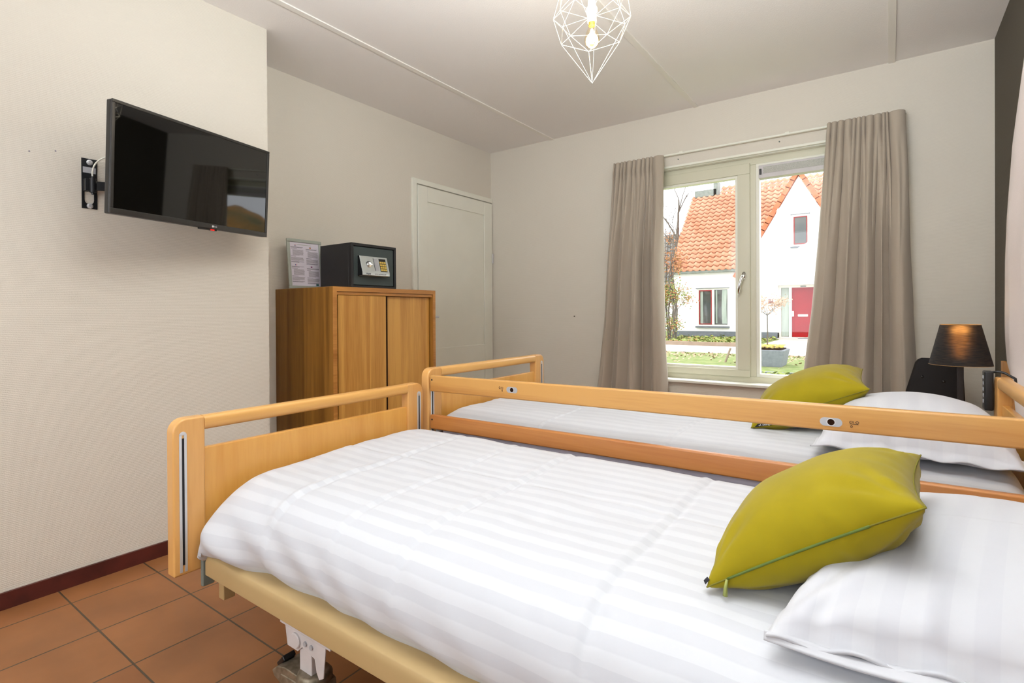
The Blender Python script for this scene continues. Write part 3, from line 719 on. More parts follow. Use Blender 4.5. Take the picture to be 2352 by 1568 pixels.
def bed(y0, y1, zt, zf, label, group):
    b_ = thing('hospital_bed', label, 'bed', (-.65, (y0+y1)/2, 0), group)
    endboard('footboard', b_, XF, 1, y0, y1, zt, zt-.445)
    hb = endboard('headboard', b_, .305, -1, y0, y1, zt, zt-.445, slots=False)
    # long side members
    for k, yy in enumerate((y0+.075, y1-.12)):
        poly = [(yy, zf), (yy, zf+.038), (yy+.006, zf+.052), (yy+.018, zf+.058), (yy+.075, zf+.058), (yy+.075, zf)]
        obj('side_member', prism(nb(), poly, lambda a, b: Vector((XF+.02, a, b)), lambda a, b: Vector((.26, a, b))), 'steel_beige', b_, bevel=.002)
    for xx in (XF+.03, -.9, -.2, .2): obj('cross_member', B(xx, y0+.115, zf+.005, xx+.04, y1-.115, zf+.035), 'steel_beige', b_)
    # low drop bracket and tie bar at the foot
    obj('drop_bracket', B(XF+.015, y0+.115, zf-.085, XF+.045, y0+.15, zf+.01), 'steel_beige', b_, bevel=.003)
    obj('tie_bar', B(XF+.022, y0+.15, zf-.075, XF+.042, y1-.12, zf-.035), 'steel_beige', b_, bevel=.002)
    # corner plates joining footboard and frame
    obj('corner_plate', B(XF+.001, y0+.070, zf-.035, XF+.016, y0+.105, zf+.10), 'zinc', b_, bevel=.004)
    obj('corner_plate', B(XF+.001, y1-.105, zf-.035, XF+.016, y1-.070, zf+.10), 'plastic_grey', b_, bevel=.004)
    # leg brackets and braked castors
    zf0 = zf; zf = zf-.03
    for xx in (-1.17, -.12):
        for yy, sg in ((y0+.117, 1), (y1-.125, -1)):
            bm = nb(); box(bm, xx-.05, yy+.01, zf, xx+.05, yy+.05, zf+.035); box(bm, xx-.105, yy-.006, zf-.012, xx+.105, yy+.012, zf)
            poly = [(xx-.085, zf-.012), (xx+.085, zf-.012), (xx+.075, zf-.09), (xx+.058, zf-.10), (xx+.048, zf-.085), (xx+.040, zf-.055), (xx-.01, zf-.045), (xx-.03, zf-.062), (xx-.075, zf-.062)]
            prism(bm, poly, lambda a, b: Vector((a, yy-.004, b)), lambda a, b: Vector((a, yy, b)))
            br = obj('castor_bracket', bm, 'plastic_lgrey', b_, bevel=.0015)
            for dx in (.005, .03): obj('rivet', lathe(nb(), [(0, -.004), (.006, -.004), (.006, 0), (.003, 0)], (xx+dx, yy-.004, zf-.03), 14, 'Y'), 'plastic_grey', br)
            obj('round_disc', lathe(nb(), [(0, -.006), (.017, -.006), (.019, -.004), (.019, 0), (0, 0)], (xx-.035, yy-.004, zf-.035), 20, 'Y'), 'plastic_lgrey', br)
            obj('castor_stem', B(xx-.028, yy, zf-.135, xx+.022, yy+.035, zf-.012), 'plastic_lgrey', b_, bevel=.003)
            bm = nb()
            lathe(bm, [(0, zf-.150), (.040, zf-.150), (.044, zf-.140), (.044, zf-.116), (.036, zf-.106), (0, zf-.106)], (xx+.005, yy+.02, 0), 24)
            hood = [(xx+.048, zf-.165), (xx+.045, zf-.128), (xx-.02, zf-.112), (xx-.07, zf-.112), (xx-.105, zf-.122), (xx-.128, zf-.140), (xx-.118, zf-.152), (xx-.09, zf-.160), (xx-.05, zf-.150), (xx-.02, zf-.158)]
            prism(bm, hood, lambda a, b: Vector((a, yy-.016, b)), lambda a, b: Vector((a, yy+.056, b)))
            poly = [(xx+.048, zf-.15), (xx-.02, zf-.128), (xx-.085, zf-.132), (xx-.100, zf-.150), (xx-.075, zf-.17), (xx-.055, .06), (xx-.04, .045), (xx-.02, .055)]
            for dy in (-.018, .052): prism(bm, poly, lambda a, b: Vector((a, yy+dy, b)), lambda a, b: Vector((a, yy+dy+.006, b)))
            cs = obj('castor_fork', bm, 'cast', b_, bevel=.003)
            wh = lathe(nb(), [(.012, -.016), (.030, -.016), (.034, -.013), (.052, -.015), (.0545, -.010), (.0545, .010), (.052, .015), (.034, .013), (.030, .016), (.012, .016)], (xx-.04, yy+.02, .0545), 32, 'Y')
            obj('wheel', wh, 'cast', cs, smooth=False)
            obj('brake_pedal', B(xx-.135, yy+.0, zf-.126, xx-.095, yy+.035, zf-.112, mtx=Matrix.Translation((xx-.11, 0, zf-.12)) @ Matrix.Rotation(radians(-45), 4, 'Y') @ Matrix.Translation((-xx+.11, 0, -zf+.12))), 'black', cs, bevel=.003)
    return b_
Z1F, Z2F = .337, .41
bed1 = bed(.659, 1.652, .795, Z1F, 'beech hospital bed nearest the camera with two chartreuse zip cushion beside pillow', None)
bed1['label'] = 'beech framed care bed nearest the camera, without a side rail'
bed2 = bed(1.683, 2.645, .85, Z2F, '', None)
bed2['label'] = 'beech framed care bed by the window with raised wooden side rails'
for b_ in (bed1, bed2): b_['group'] = 'beech care beds'

# side rails of the far bed
def rail_board(za0, za1, zb0, zb1, m):
    x0, x1, y0, y1 = XF+.004, .30, 1.688, 1.712
    bm = nb()
    hexa(bm, [(x0, y0, za0), (x1, y0, zb0), (x1, y1, zb0), (x0, y1, za0)], [(x0, y0, za1), (x1, y0, zb1), (x1, y1, zb1), (x0, y1, za1)])
    return obj('side_rail', bm, m, bed2, bevel=.006, seg=3)
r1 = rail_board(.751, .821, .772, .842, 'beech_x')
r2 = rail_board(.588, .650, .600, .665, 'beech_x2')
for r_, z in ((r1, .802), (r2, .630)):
    obj('screw', lathe(nb(), [(0, -.0015), (.004, -.0015), (.004, 0), (0, 0)], (XF+.018, 1.688, z), 12, 'Y'), 'dark_hole', r_)
def release(x, z, mirror):
    w2, hh = .026, .0115
    poly = [(x-w2+hh+hh*cos(a), z+hh*sin(a)) for a in [pi/2+i*pi/10 for i in range(11)]]+[(x+w2-hh+hh*cos(a), z+hh*sin(a)) for a in [-pi/2+i*pi/10 for i in range(11)]]
    b1 = obj('release_button', prism(nb(), poly, lambda a, b: Vector((a, 1.6872, b)), lambda a, b: Vector((a, 1.692, b))), 'plastic_grey', r1)
    obj('button_ring', lathe(nb(), [(.0085, 0), (.0085, -.0012), (.0105, -.0012), (.0105, 0)], (x, 1.687, z), 24, 'Y'), 'plastic_lgrey', b1)
    obj('button_hole', lathe(nb(), [(0, -.0008), (.0085, -.0008), (.0085, 0)], (x, 1.687, z), 20, 'Y'), 'groove', b1)
    # pictogram: bed with arrow
    sx = -1 if mirror else 1; px = x+sx*.052; bm = nb()
    def L(a, b, c, d, t=.0007):
        A = Vector((px+sx*a, 1.6877, z+b)); Bv = Vector((px+sx*c, 1.6877, z+d)); dd = (Bv-A).normalized(); n = Vector((-dd.z, 0, dd.x))*t
        hexa(bm, [A-n, Bv-n, Bv-n+Vector((0, -.0004, 0)), A-n+Vector((0, -.0004, 0))], [A+n, Bv+n, Bv+n+Vector((0, -.0004, 0)), A+n+Vector((0, -.0004, 0))])
    L(-.010, .0, .010, 0); L(-.010, .006, -.006, .008); L(-.010, .006, -.010, .003); L(-.010, .003, -.006, .002)
    L(-.004, .003, -.004, .008); L(-.001, .002, -.001, .008); L(.003, .005, .007, .009); L(.003, .005, .007, .001); L(.007, .009, .011, .005); L(.007, .001, .011, .005)
    L(-.006, -.003, -.003, -.007); L(-.003, -.007, -.0065, -.010); L(-.006, -.003, -.008, -.007); L(-.008, -.007, -.0065, -.010)
    obj('rail_pictogram', bm, 'textbrown', r1)
release(-1.179, .7925, True); release(-.129, .7915, False)

# ------------------------------------------------------------------ bedding
def mattress(name, x0, y0, z0, x1, y1, z1, label):
    o = obj(name, B(x0, y0, z0, x1, y1, z1), 'mattress', loc=((x0+x1)/2, (y0+y1)/2, z0), bevel=.03, seg=4)
    return tag(o, label, 'mattress', 'bed mattresses')
mattress('mattress', XF+.03, .775, Z1F+.059, .255, 1.60, .535, 'mattress of the near bed, hidden under its white duvet')
mattress('mattress', XF+.03, 1.724, Z2F+.059, .255, 2.59, .60, 'lavender grey mattress of the window bed showing under the lower rail')

def duvet(name, prof, x0, x1, seed, label, foot_bulge=0, dz=0, crease=()):
    P = prof; n1, n2 = 480, 220
    arc = [0.0]; pts = [catmull(P, j/(n2-1)) for j in range(n2)]
    for a, b_ in zip(pts, pts[1:]): arc.append(arc[-1]+sqrt((a[0]-b_[0])**2+(a[1]-b_[1])**2))
    cyc = sum(p[0] for p in P)/len(P)
    def fn(s, t):
        # s along the bed; both ends turn down
        x = x0+(x1-x0)*s
        y, z = catmull(P, t)
        tx = (t-.5)*2
        top = max(0, 1-abs(tx)**6)
        # rounding at the foot end
        de = x-x0; R = .07
        if de < R:
            k = 1-de/R; drop = R*(1-sqrt(max(0, 1-k*k)))
            z -= drop*.9*top; y -= (1 if tx > 0 else -1)*drop*.8*(1-top); x = x0+R-(R)*sin(k*pi/2)
        de2 = x1-x
        if de2 < .05:
            k = 1-de2/.05; z -= .05*(1-sqrt(max(0, 1-k*k)))*top
        # foot corner pushes out toward the camera
        if foot_bulge:
            q = exp(-((x-x0-.04)/.16)**2)*exp(-((t-.09)/.16)**2)
            y -= foot_bulge*q
        nzv = .007*fr(x*2.1+seed, y*2.6, 0)+.0045*fr(x*6+seed, y*9, 3)+.0018*fr(x*17, y*22, seed)
        z += nzv*top
        # wrinkles on the hanging side
        if t < .3:
            wv = (1-t/.3)
            y += .008*wv*sin((x*1.0+z*1.6)*34+3*fr(x*3, z*5, seed))*(.35+exp(-((x-x0-.12)/.32)**2))
            z += .010*wv*fr(x*3.2, 0, seed+5)*(1 if t < .08 else .3)
        for (kind, c, wd, hgt) in crease:
            dd = (x-c-.02*fr(y*2, c, 1)) if kind == 'x' else (y-c-.012*fr(x*2, c, 1))
            z += hgt*exp(-(dd/wd)**2)*top*(.6+.6*fr(x*3, y*3, c))
            z -= hgt*.8*exp(-((dd-2.2*wd)/(wd*.8))**2)*top
        if t > .85: z += .008*sin(x*11+seed)*((t-.85)/.15)
        return Vector((x, y, z+dz))
    bm = gridmesh(nb(), fn, n1, n2, uvf=lambda s, t: (s*(x1-x0), arc[min(n2-1, int(round(t*(n2-1))))]))
    # close the two ends with flat caps
    o = obj(name, bm, 'duvet', smooth=True, loc=((x0+x1)/2, cyc, P[0][1]), recalc=True)
    o.modifiers.new('thick', 'SOLIDIFY').thickness = .012; o.modifiers['thick'].offset = -1
    return tag(o, label, 'duvet', 'white striped duvets')
p1 = [(.784, .392), (.764, .422), (.758, .465), (.768, .51), (.797, .556), (.86, .592), (.96, .607), (1.10, .613), (1.25, .617), (1.40, .622), (1.52, .624), (1.585, .612), (1.615, .58), (1.62, .545), (1.612, .52)]
duvet('duvet', p1, XF+.022, .275, 2, 'white satin-striped duvet spread over the near bed', .055, 0,
      [('x', -1.33, .011, .0045), ('x', -.86, .011, .0045), ('x', -1.08, .010, .003), ('y', 1.22, .010, .004), ('x', -.42, .010, .004)])
p2 = [(1.745, .598), (1.730, .600), (1.726, .616), (1.748, .638), (1.79, .655), (1.86, .665), (1.98, .669), (2.15, .671), (2.3, .671), (2.45, .666), (2.55, .65), (2.60, .61), (2.60, .57)]
duvet('duvet', p2, XF+.022, .275, 9, 'white satin-striped duvet on the window bed behind the rails', .02, 0,
      [('x', -1.1, .006, .003), ('x', -.6, .006, .003), ('y', 2.1, .006, .003)])

def puff(name, A, Bq, Dq, Tup, Tdn, m, label, cat, flange=0, pinch=.10, seed=1, n=72, group=None, wr=.004, step=None, e=.5):
    """stuffed cushion: corners A (near left), B (near right), D (far left)"""
    A, Bq, Dq = Vector(A), Vector(Bq), Vector(Dq)
    u = Bq-A; v = Dq-A; nrm_ = u.cross(v).normalized(); ctr = A+u/2+v/2
    if nrm_.z < 0: nrm_ = -nrm_
    fl = flange
    def S(a, b, sgn):
        a2, b2 = 2*a-1, 2*b-1
        # concave sides between the corners
        px = a2*(1-pinch*(1-b2*b2)*abs(a2)); py = b2*(1-pinch*(1-a2*a2)*abs(b2))
        hx_, hy_ = max(0, 1-(abs(a2)/(1-fl))**2.3) if abs(a2) < 1-fl else 0, max(0, 1-(abs(b2)/(1-fl))**2.3) if abs(b2) < 1-fl else 0
        h = (hx_*hy_)**e
        th = Tup if sgn > 0 else Tdn
        # radial puckers near the corners and edges
        edge = (1-hx_*hy_)*min(1, h*3)
        ea, eb = exp(-(1-fl-abs(a2))/.16), exp(-(1-fl-abs(b2))/.16)
        na, nb_ = fr(a2*3, 1, seed)*2.5, fr(b2*3, 2, seed)*2.5
        w_ = wr*(ea*sin(b2*19+nb_+seed)*(.4+fr(b2*2, 5, seed)**2*6)+eb*sin(a2*19+na+seed*2)*(.4+fr(a2*2, 6, seed)**2*6))*min(1, h*4)
        for ca, cb in ((1, 1), (1, -1), (-1, 1), (-1, -1)):
            da, db = a2-ca, b2-cb; rd = sqrt(da*da+db*db); an = math.atan2(db, da)
            w_ += wr*.9*exp(-((rd-.45)/.28)**2)*sin(an*13+seed+ca*2+cb)*min(1, h*3)
        w_ += wr*1.6*fr(a2*1.7+seed, b2*1.7, sgn*3)*h
        p = ctr+u/2*px+v/2*py+nrm_*(sgn*(th*h+w_*(1 if h > 0 else 0)))
        if step and sgn > 0 and b < step: p += nrm_*.005*min(1, (step-b)*60)*min(1, h*5)
        if fl and h == 0: p += nrm_*(.004*sin(a2*15+seed)+.004*sin(b2*17+seed))
        return p
    bm = nb(); uvl = bm.loops.layers.uv.new('UVMap')
    grids = {}
    for sgn in (1, -1):
        grids[sgn] = [[bm.verts.new(S(i/(n-1), j/(n-1), sgn)) for j in range(n)] for i in range(n)]
        g = grids[sgn]
        for i in range(n-1):
            for j in range(n-1):
                q = (g[i][j], g[i+1][j], g[i+1][j+1], g[i][j+1])
                f = bm.faces.new(q if sgn > 0 else q[::-1])
                idx = ((i, j), (i+1, j), (i+1, j+1), (i, j+1)) if sgn > 0 else ((i, j+1), (i+1, j+1), (i+1, j), (i, j))
                for l_, (a, b_) in zip(f.loops, idx): l_[uvl].uv = (a/(n-1)*u.length, b_/(n-1)*v.length)
    if fl:
        for k in range(n): pass
    bmesh.ops.remove_doubles(bm, verts=bm.verts, dist=.00005)
    o = obj(name, bm, m, smooth=True, loc=tuple(ctr-nrm_*Tdn))
    if fl:
        sm = o.modifiers.new('thick', 'SOLIDIFY'); sm.thickness = .004; sm.offset = 0
    tag(o, label, cat, group)
    return o, S, u, v, nrm_

# pillows
pil1, S1, *_r = puff('pillow', (-.145, .84, .628), (.285, .875, .635), (-.035, 1.50, .645), .098, .012, 'pillow',
     'large white pillow on the near bed under the chartreuse cushion', 'pillow', flange=.03, pinch=.03, seed=3, n=90, group='white pillows', wr=.0035, step=.52, e=.42)
def hemf(s_, t_):
    x = -.148+(.43)*s_; y = .846+.030*s_+.012*sin(pi*s_)-(.004+.030*s_**.6)*t_
    return Vector((x, y, .628-.010*t_+.003*sin(s_*14+1)*(1-t_)+.002*fr(s_*6, t_*2, 3)))
hm = obj('pillowcase_hem', gridmesh(nb(), hemf, 80, 6), 'pillow', pil1, smooth=True)
hm.modifiers.new('thick', 'SOLIDIFY').thickness = .004
pil2, S2, *_r = puff('pillow', (-.190, 1.795, .700), (.280, 1.795, .695), (-.165, 2.47, .690), .130, .012, 'pillow',
     'plump white pillow on the window bed beside the table lamp', 'pillow', flange=.06, pinch=.03, seed=7, n=90, group='white pillows', wr=.0035, e=.42)

def cushion(P1, P2, P4, T, seed, label, zipside, corner):
    o, S, u, v, nn = puff('cushion', P1, P2, P4, T, T*.82, 'cushion', label, 'cushion', pinch=.085, seed=seed, group='chartreuse cushions', wr=.0028, n=80, e=.5)
    # seam running round the edge, zip along the near side
    N = 60; pts = []
    for k in range(N+1): pts.append(S(k/N, 0, 1))
    for k in range(1, N+1): pts.append(S(1, k/N, 1))
    o_ = obj('edge_seam', tube(nb(), pts, .0014, 6), 'seam', o, smooth=True)
    if zipside:
        zp = [S(a, 0, 1)-Vector((0, .0012, 0)) for a in [.11+i*.67/40 for i in range(41)]]
        z_ = obj('zip', tube(nb(), zp, 0.0021, 8, sq=(.6, 1)), 'zip', o, smooth=True)
        q = S(.11, 0, 1)
        bm = tube(nb(), [q+Vector((0, -.004, 0)), q+Vector((-.001, -.008, -.010)), q+Vector((-.002, -.008, -.026))], [.0022, .0028, .0042], 8)
        obj('zip_pull', bm, mat('pale_zip_pull', (150, 156, 80), .4, var=(30, (142, 148, 72))), z_, smooth=True)
    return o, S
c1o, SC1 = cushion((-.254, .942, .620), (.040, .948, .817), (-.247, 1.291, .618), .092, 1, 'large chartreuse cushion with a green zip on the near bed', True, 0)
c2o, SC2 = cushion((-.404, 2.075, .672), (-.052, 2.088, .838), (-.436, 2.455, .702), .096, 4, 'chartreuse cushion with black label propped on the window bed', False, 0)
# fabric tags
q = SC1(0, 0, 1)
obj('fabric_tag', hexa(nb(), [q+Vector((-.002, .0, .004)), q+Vector((-.008, .012, .004)), q+Vector((-.008, .012, .005)), q+Vector((-.002, 0, .005))], [q+Vector((.004, .004, .012)), q+Vector((-.003, .016, .010)), q+Vector((-.003, .016, .011)), q+Vector((.004, .004, .013))]), 'taglabel', c1o)
q = SC2(.0, 0, 1)
ux = Vector((.92, 0, .39)); a0 = q+Vector((.014, -.006, .006)); w3 = Vector((.058, -.010, .016)); h3 = Vector((.010, -.010, .013))*1.1
tg = obj('fabric_tag', hexa(nb(), [a0, a0+w3, a0+w3+Vector((0, -.001, 0)), a0+Vector((0, -.001, 0))], [a0+h3, a0+w3+h3, a0+w3+h3+Vector((0, -.001, 0)), a0+h3+Vector((0, -.001, 0))]), 'taglabel', c2o)
xa_ = w3.normalized(); ya2 = h3.normalized(); za_ = xa_.cross(ya2).normalized(); ya2 = za_.cross(xa_)
mt3 = Matrix.Translation(a0+w3*.5+h3*.5+Vector((0, -.002, 0))) @ Matrix((xa_, ya2, za_)).transposed().to_4x4()
obj('tag_lettering', text_bm('of design', .012, mt3, .0003), 'textwhite', tg)

# ------------------------------------------------------------------ hand control on the far headboard
hc = thing('hand_control', 'black bed hand control hanging on the headboard of the window bed', 'remote control', (.30, 2.655, .74))
T_ = Matrix.Translation((.292, 2.62, .80))
obj('handset', B(-.016, -.012, -.075, .010, .040, .068, mtx=T_), 'black', hc, bevel=.005)
for i in range(5): obj('button', B(-.0185, -.004, .040-i*.022, -.016, .010, .052-i*.022, mtx=T_), 'plastic_grey', hc, bevel=.0008)
obj('hook', tube(nb(), [(.30, 2.645, .862), (.318, 2.642, .866), (.335, 2.64, .862), (.36, 2.62, .845), (.362, 2.62, .82)], .0045, 8), 'black', hc, smooth=True)

# ------------------------------------------------------------------ bedside table and lamp
nt_ = thing('bedside_table', 'small white bedside table under the lamp behind the window bed', 'bedside table', (.24, 3.25, 0))
obj('table_top', B(.04, 3.05, .52, .44, 3.45, .545), 'white', nt_, bevel=.003)
for x in (.06, .40):
    for y in (3.07, 3.41): obj('leg', B(x, y, 0, x+.02, y+.02, .52), 'white', nt_)
obj('shelf', B(.06, 3.07, .2, .42, 3.43, .215), 'white', nt_)
lc = Vector((.268, 3.33, 0))
tl = thing('table_lamp', 'table lamp with a black tapered fabric shade beside the window bed', 'lamp', (lc.x, lc.y, .546))
obj('lamp_base', B(lc.x-.06, lc.y-.06, .546, lc.x+.06, lc.y+.06, .56), 'lampmetal', tl, bevel=.003)
obj('lamp_stem', B(lc.x-.012, lc.y-.012, .56, lc.x+.012, lc.y+.012, .86), 'lampmetal', tl, bevel=.002)
# shade: dark translucent fabric with a warm glow from the bulb inside
shm = bpy.data.materials.new('black_translucent_shade'); shm.use_nodes = True; t = shm.node_tree; b = t.nodes['Principled BSDF']
b.inputs['Base Color'].default_value = lin((26, 23, 23)); b.inputs['Roughness'].default_value = .8
tcn = t.nodes.new('ShaderNodeTexCoord'); mp = t.nodes.new('ShaderNodeMapping'); mp.inputs['Scale'].default_value = (1, 1, 12); mp.inputs['Rotation'].default_value = (0, .2, 0)
n = t.nodes.new('ShaderNodeTexNoise'); n.inputs['Scale'].default_value = 28; n.inputs['Detail'].default_value = 3
t.links.new(tcn.outputs['Object'], mp.inputs[0]); t.links.new(mp.outputs[0], n.inputs[0])
r = t.nodes.new('ShaderNodeValToRGB'); r.color_ramp.elements[0].color = (.05, .027, .009, 1); r.color_ramp.elements[1].color = (.12, .065, .022, 1)
r.color_ramp.elements[0].position = .35; r.color_ramp.elements[1].position = .65
tr = t.nodes.new('ShaderNodeBsdfRefraction'); tr.inputs['IOR'].default_value = 1.3; tr.inputs['Roughness'].default_value = .85; ad = t.nodes.new('ShaderNodeAddShader')
t.links.new(n.outputs[0], r.inputs[0]); t.links.new(r.outputs[0], tr.inputs[0])
t.links.new(b.outputs[0], ad.inputs[0]); t.links.new(tr.outputs[0], ad.inputs[1]); t.links.new(ad.outputs[0], t.nodes['Material Output'].inputs[0])
sh = lathe(nb(), [(.118, .832), (.075, 1.022)], tuple(lc), 48)
s_ = obj('lamp_shade', sh, shm, tl, smooth=True)
bm = nb()
for r_, z in ((.118, .832), (.075, 1.022)): tube(bm, [lc+Vector((r_*cos(a), r_*sin(a), z)) for a in [i*2*pi/48 for i in range(49)]], .0008, 6)
obj('shade_rim', bm, 'shade_in', s_)
obj('bulb', lathe(nb(), [(0, .985), (.014, .98), (.024, .965), (.028, .945), (.024, .925), (.014, .90), (.013, .865), (0, .86)], tuple(lc), 20), mat('frosted_lit_bulb', (255, 230, 190), .4, emis=((255, 205, 140), 3), var=(5, (255, 226, 186))), tl, smooth=True)
l = bpy.data.lights.new('table_lamp_light', 'POINT'); l.energy = .32; l.color = (1, .72, .42); l.shadow_soft_size = .028
lo = bpy.data.objects.new('table_lamp_light', l); C.objects.link(lo); lo.location = lc+Vector((0, 0, .992))

# ------------------------------------------------------------------ black chair in the corner
ch = thing('chair', 'black buttoned leatherette chair in the corner behind the lamp', 'chair', (.16, 3.72, 0))
def chpt(a, b, n):   # a across (x), b up, n depth
    return Vector((.055+a, 3.66+b*.10+n, .40+b))
hh = .43; poly = []
wl = [(0, 0), (.29, 0), (.245, hh-.02), (.225, hh), (.075, hh), (.052, hh-.012), (.040, hh-.035)]
poly = [(-.05, 0), (.27, 0), (.255, hh-.03), (.235, hh-.004), (.215, hh), (.085, hh), (.068, hh-.008), (.056, hh-.025)]
bk = obj('backrest', prism(nb(), poly, lambda a, b: chpt(a, b, 0), lambda a, b: chpt(a, b, .045)), 'leather', ch, bevel=.012, seg=3)
for a, b_ in ((.085, .33), (.175, .31), (.09, .2), (.18, .18)):
    p = chpt(a, b_, -.001); obj('tufting_button', lathe(nb(), [(0, -.003), (.006, -.002), (.008, .001), (0, .003)], tuple(p), 14, 'Y'), 'black', bk, smooth=True)
obj('seat', B(-.02, 3.28, .40, .34, 3.70, .47) if False else B(.0, 3.47, .39, .34, 3.70, .45), 'leather', ch, bevel=.02, seg=3)
for x in (.02, .30):
    for y in (3.49, 3.72): obj('leg', B(x, y, 0, x+.025, y+.025, .40), 'lampmetal', ch)

# ------------------------------------------------------------------ outdoors
GY = YW+.26
tag(obj('lawn', B(-30, GY, -.25, 30, 14.6, -.005), 'grass', loc=(0, 0, 0)), 'green lawn strewn with leaves between the window and the pavement', 'lawn')['kind'] = 'stuff'
tag(obj('pavement', B(-30, 14.6, -.25, 30, 17.45, 0.0), 'paving'), 'pale pavement crossing in front of the white house', 'pavement')['kind'] = 'structure'
tag(obj('kerb', B(-30, 17.45, -.2, -3.2, 17.6, .12), 'curb'), 'brown kerb edging between pavement and house lawn', 'kerb')['kind'] = 'structure'
tag(obj('lawn', B(-30, 17.6, -.2, -3.3, 30, .05), 'grass'), 'green planting strip along the base of the white house', 'lawn')['kind'] = 'stuff'
tag(obj('garden_path', B(-3.3, 17.45, -.2, 30, 22.5, .03), 'paving'), 'pale path leading to the red front door', 'path')['kind'] = 'structure'
tag(obj('edging_strip', B(-2.4, 9.95, -.1, 4, 10.05, .06), 'concrete'), 'low concrete edging in the near lawn below the planter', 'edging')['kind'] = 'structure'
# fallen leaves and low plants
def scatter(name, n, fx, fy, fz, size, m, label, cat, seed):
    rr = random.Random(seed); bm = nb()
    for i in range(n):
        p = Vector((fx(rr), fy(rr), fz(rr))); s_ = size*rr.uniform(.6, 1.3); a = rr.uniform(0, 6.28)
        ax = Vector((cos(a), sin(a), rr.uniform(-.6, .6)))*s_; bx = Vector((-sin(a), cos(a), rr.uniform(-.6, .6)))*s_*.7
        bm.faces.new([bm.verts.new(p-ax), bm.verts.new(p-bx), bm.verts.new(p+ax), bm.verts.new(p+bx)])
    o = obj(name, bm, m, recalc=False); o['label'] = label; o['category'] = cat; o['kind'] = 'stuff'; return o
scatter('fallen_leaves', 900, lambda r: r.uniform(-8, 0), lambda r: 14.55-abs(r.gauss(0, 1.1)), lambda r: .01, .035, 'leaf_tan', 'brown leaves scattered over the lawn by the pavement', 'leaves', 2)
scatter('border_plants', 2600, lambda r: r.uniform(-9, -3.35), lambda r: r.uniform(17.7, 21.9), lambda r: .05+abs(r.gauss(0, .04)), .06, 'leaf_green', 'low green border plants beneath the house wall', 'plants', 3)
scatter('border_leaves', 500, lambda r: r.uniform(-9, -3.35), lambda r: r.uniform(17.7, 21.9), lambda r: .08+abs(r.gauss(0, .03)), .04, 'leaf_red', 'reddish leaves lying among the border plants', 'leaves', 4)
scatter('ground_cover', 1800, lambda r: r.uniform(-2.4, .5), lambda r: r.uniform(9.0, 9.9), lambda r: .02+abs(r.gauss(0, .03)), .035, 'leaf_green', 'pale green ground cover at the foot of the right pane view', 'plants', 5)

hs = thing('house', 'white rendered house with orange tiled roof across the street', 'house', (-4, 22, 0))
HY = 22.0; EZ = 2.70
bm = nb(); xg0, xg1, ax, az = -4.55, -.85, -2.66, 5.97
box(bm, -7.2, HY, .28, -6.26, HY+7, EZ); box(bm, -6.26, HY, .28, -5.05, HY+7, .50); box(bm, -6.26, HY, 2.0, -5.05, HY+7, EZ); box(bm, -5.05, HY, .28, -3.36, HY+7, EZ)
box(bm, -3.36, HY, 2.04, 1.5, HY+7, EZ); box(bm, -3.36, HY+.5, 0, 1.5, HY+7, 2.04); box(bm, -2.1, HY, .28, 3, HY+.5, 2.04)
bmg = [(xg0, EZ), (xg1, EZ), (ax, az)]
prism(bm, bmg, lambda a, b: Vector((a, HY, b)), lambda a, b: Vector((a, HY+3.5, b)))
box(bm, -6.26, HY+.12, .5, -5.05, HY+.2, 2.0)
obj('house_wall', bm, 'plaster', hs)
bm = nb(); box(bm, -7.22, HY-.03, -.1, -3.36, HY+.05, .30); box(bm, -7.22, HY, -.1, -7.1, HY+7, .3)
obj('plinth', bm, 'plinth', hs)
obj('gutter', B(-7.3, HY-.18, EZ-.08, -3.95, HY, EZ+.02), 'zinc', hs)
# pantile roofs
def pantiles(bm, org, ux_, up_, n_, wid, length, cw, rh, clip=None, kink=.045):
    nc = int(wid/cw); nr = int(length/rh)
    for r_ in range(nr):
        for c_ in range(nc):
            pts = []
            for k in range(7):
                f = k/6; hgt = .06*sin(2*pi*f)*(.9 if f < .5 else .5)
                pts.append((c_*cw+f*cw, hgt))
            ctr_ = org+ux_*((c_+.5)*cw)+up_*((r_+.5)*rh)
            if clip and not clip(ctr_): continue
            lo = [bm.verts.new(org+ux_*a+up_*(r_*rh-.03)+n_*(h+kink)) for a, h in pts]
            hi = [bm.verts.new(org+ux_*a+up_*((r_+1)*rh)+n_*(h)) for a, h in pts]
            fl_ = [bm.verts.new(org+ux_*a+up_*(r_*rh-.03)+n_*(h+kink-.04)) for a, h in pts]
            for k in range(6):
                bm.faces.new((lo[k], lo[k+1], hi[k+1], hi[k])); bm.faces.new((fl_[k], fl_[k+1], lo[k+1], lo[k]))
slope = math.atan2(6.54-2.77, 25.54-22)
up_ = Vector((0, cos(slope), sin(slope))); n_ = Vector((0, -sin(slope), cos(slope)))
def main_clip(p):
    # cut away where the gable stands in front
    if p.x > xg0 and p.x < xg1:
        zz = az-abs(p.x-ax)*(az-EZ)/((ax-xg0) if p.x < ax else (xg1-ax))
        if p.z < zz-.05: return False
    if p.x < -6.15 and p.z > 6.35: return False
    return True
bm = nb(); pantiles(bm, Vector((-7.38, HY-.14, EZ-.0)), Vector((1, 0, 0)), up_, n_, 9.5, 5.65, .245, .265, main_clip, kink=.07)
obj('roof_tiles', bm, 'rooftile', hs, recalc=False, smooth=True)
bm = nb()
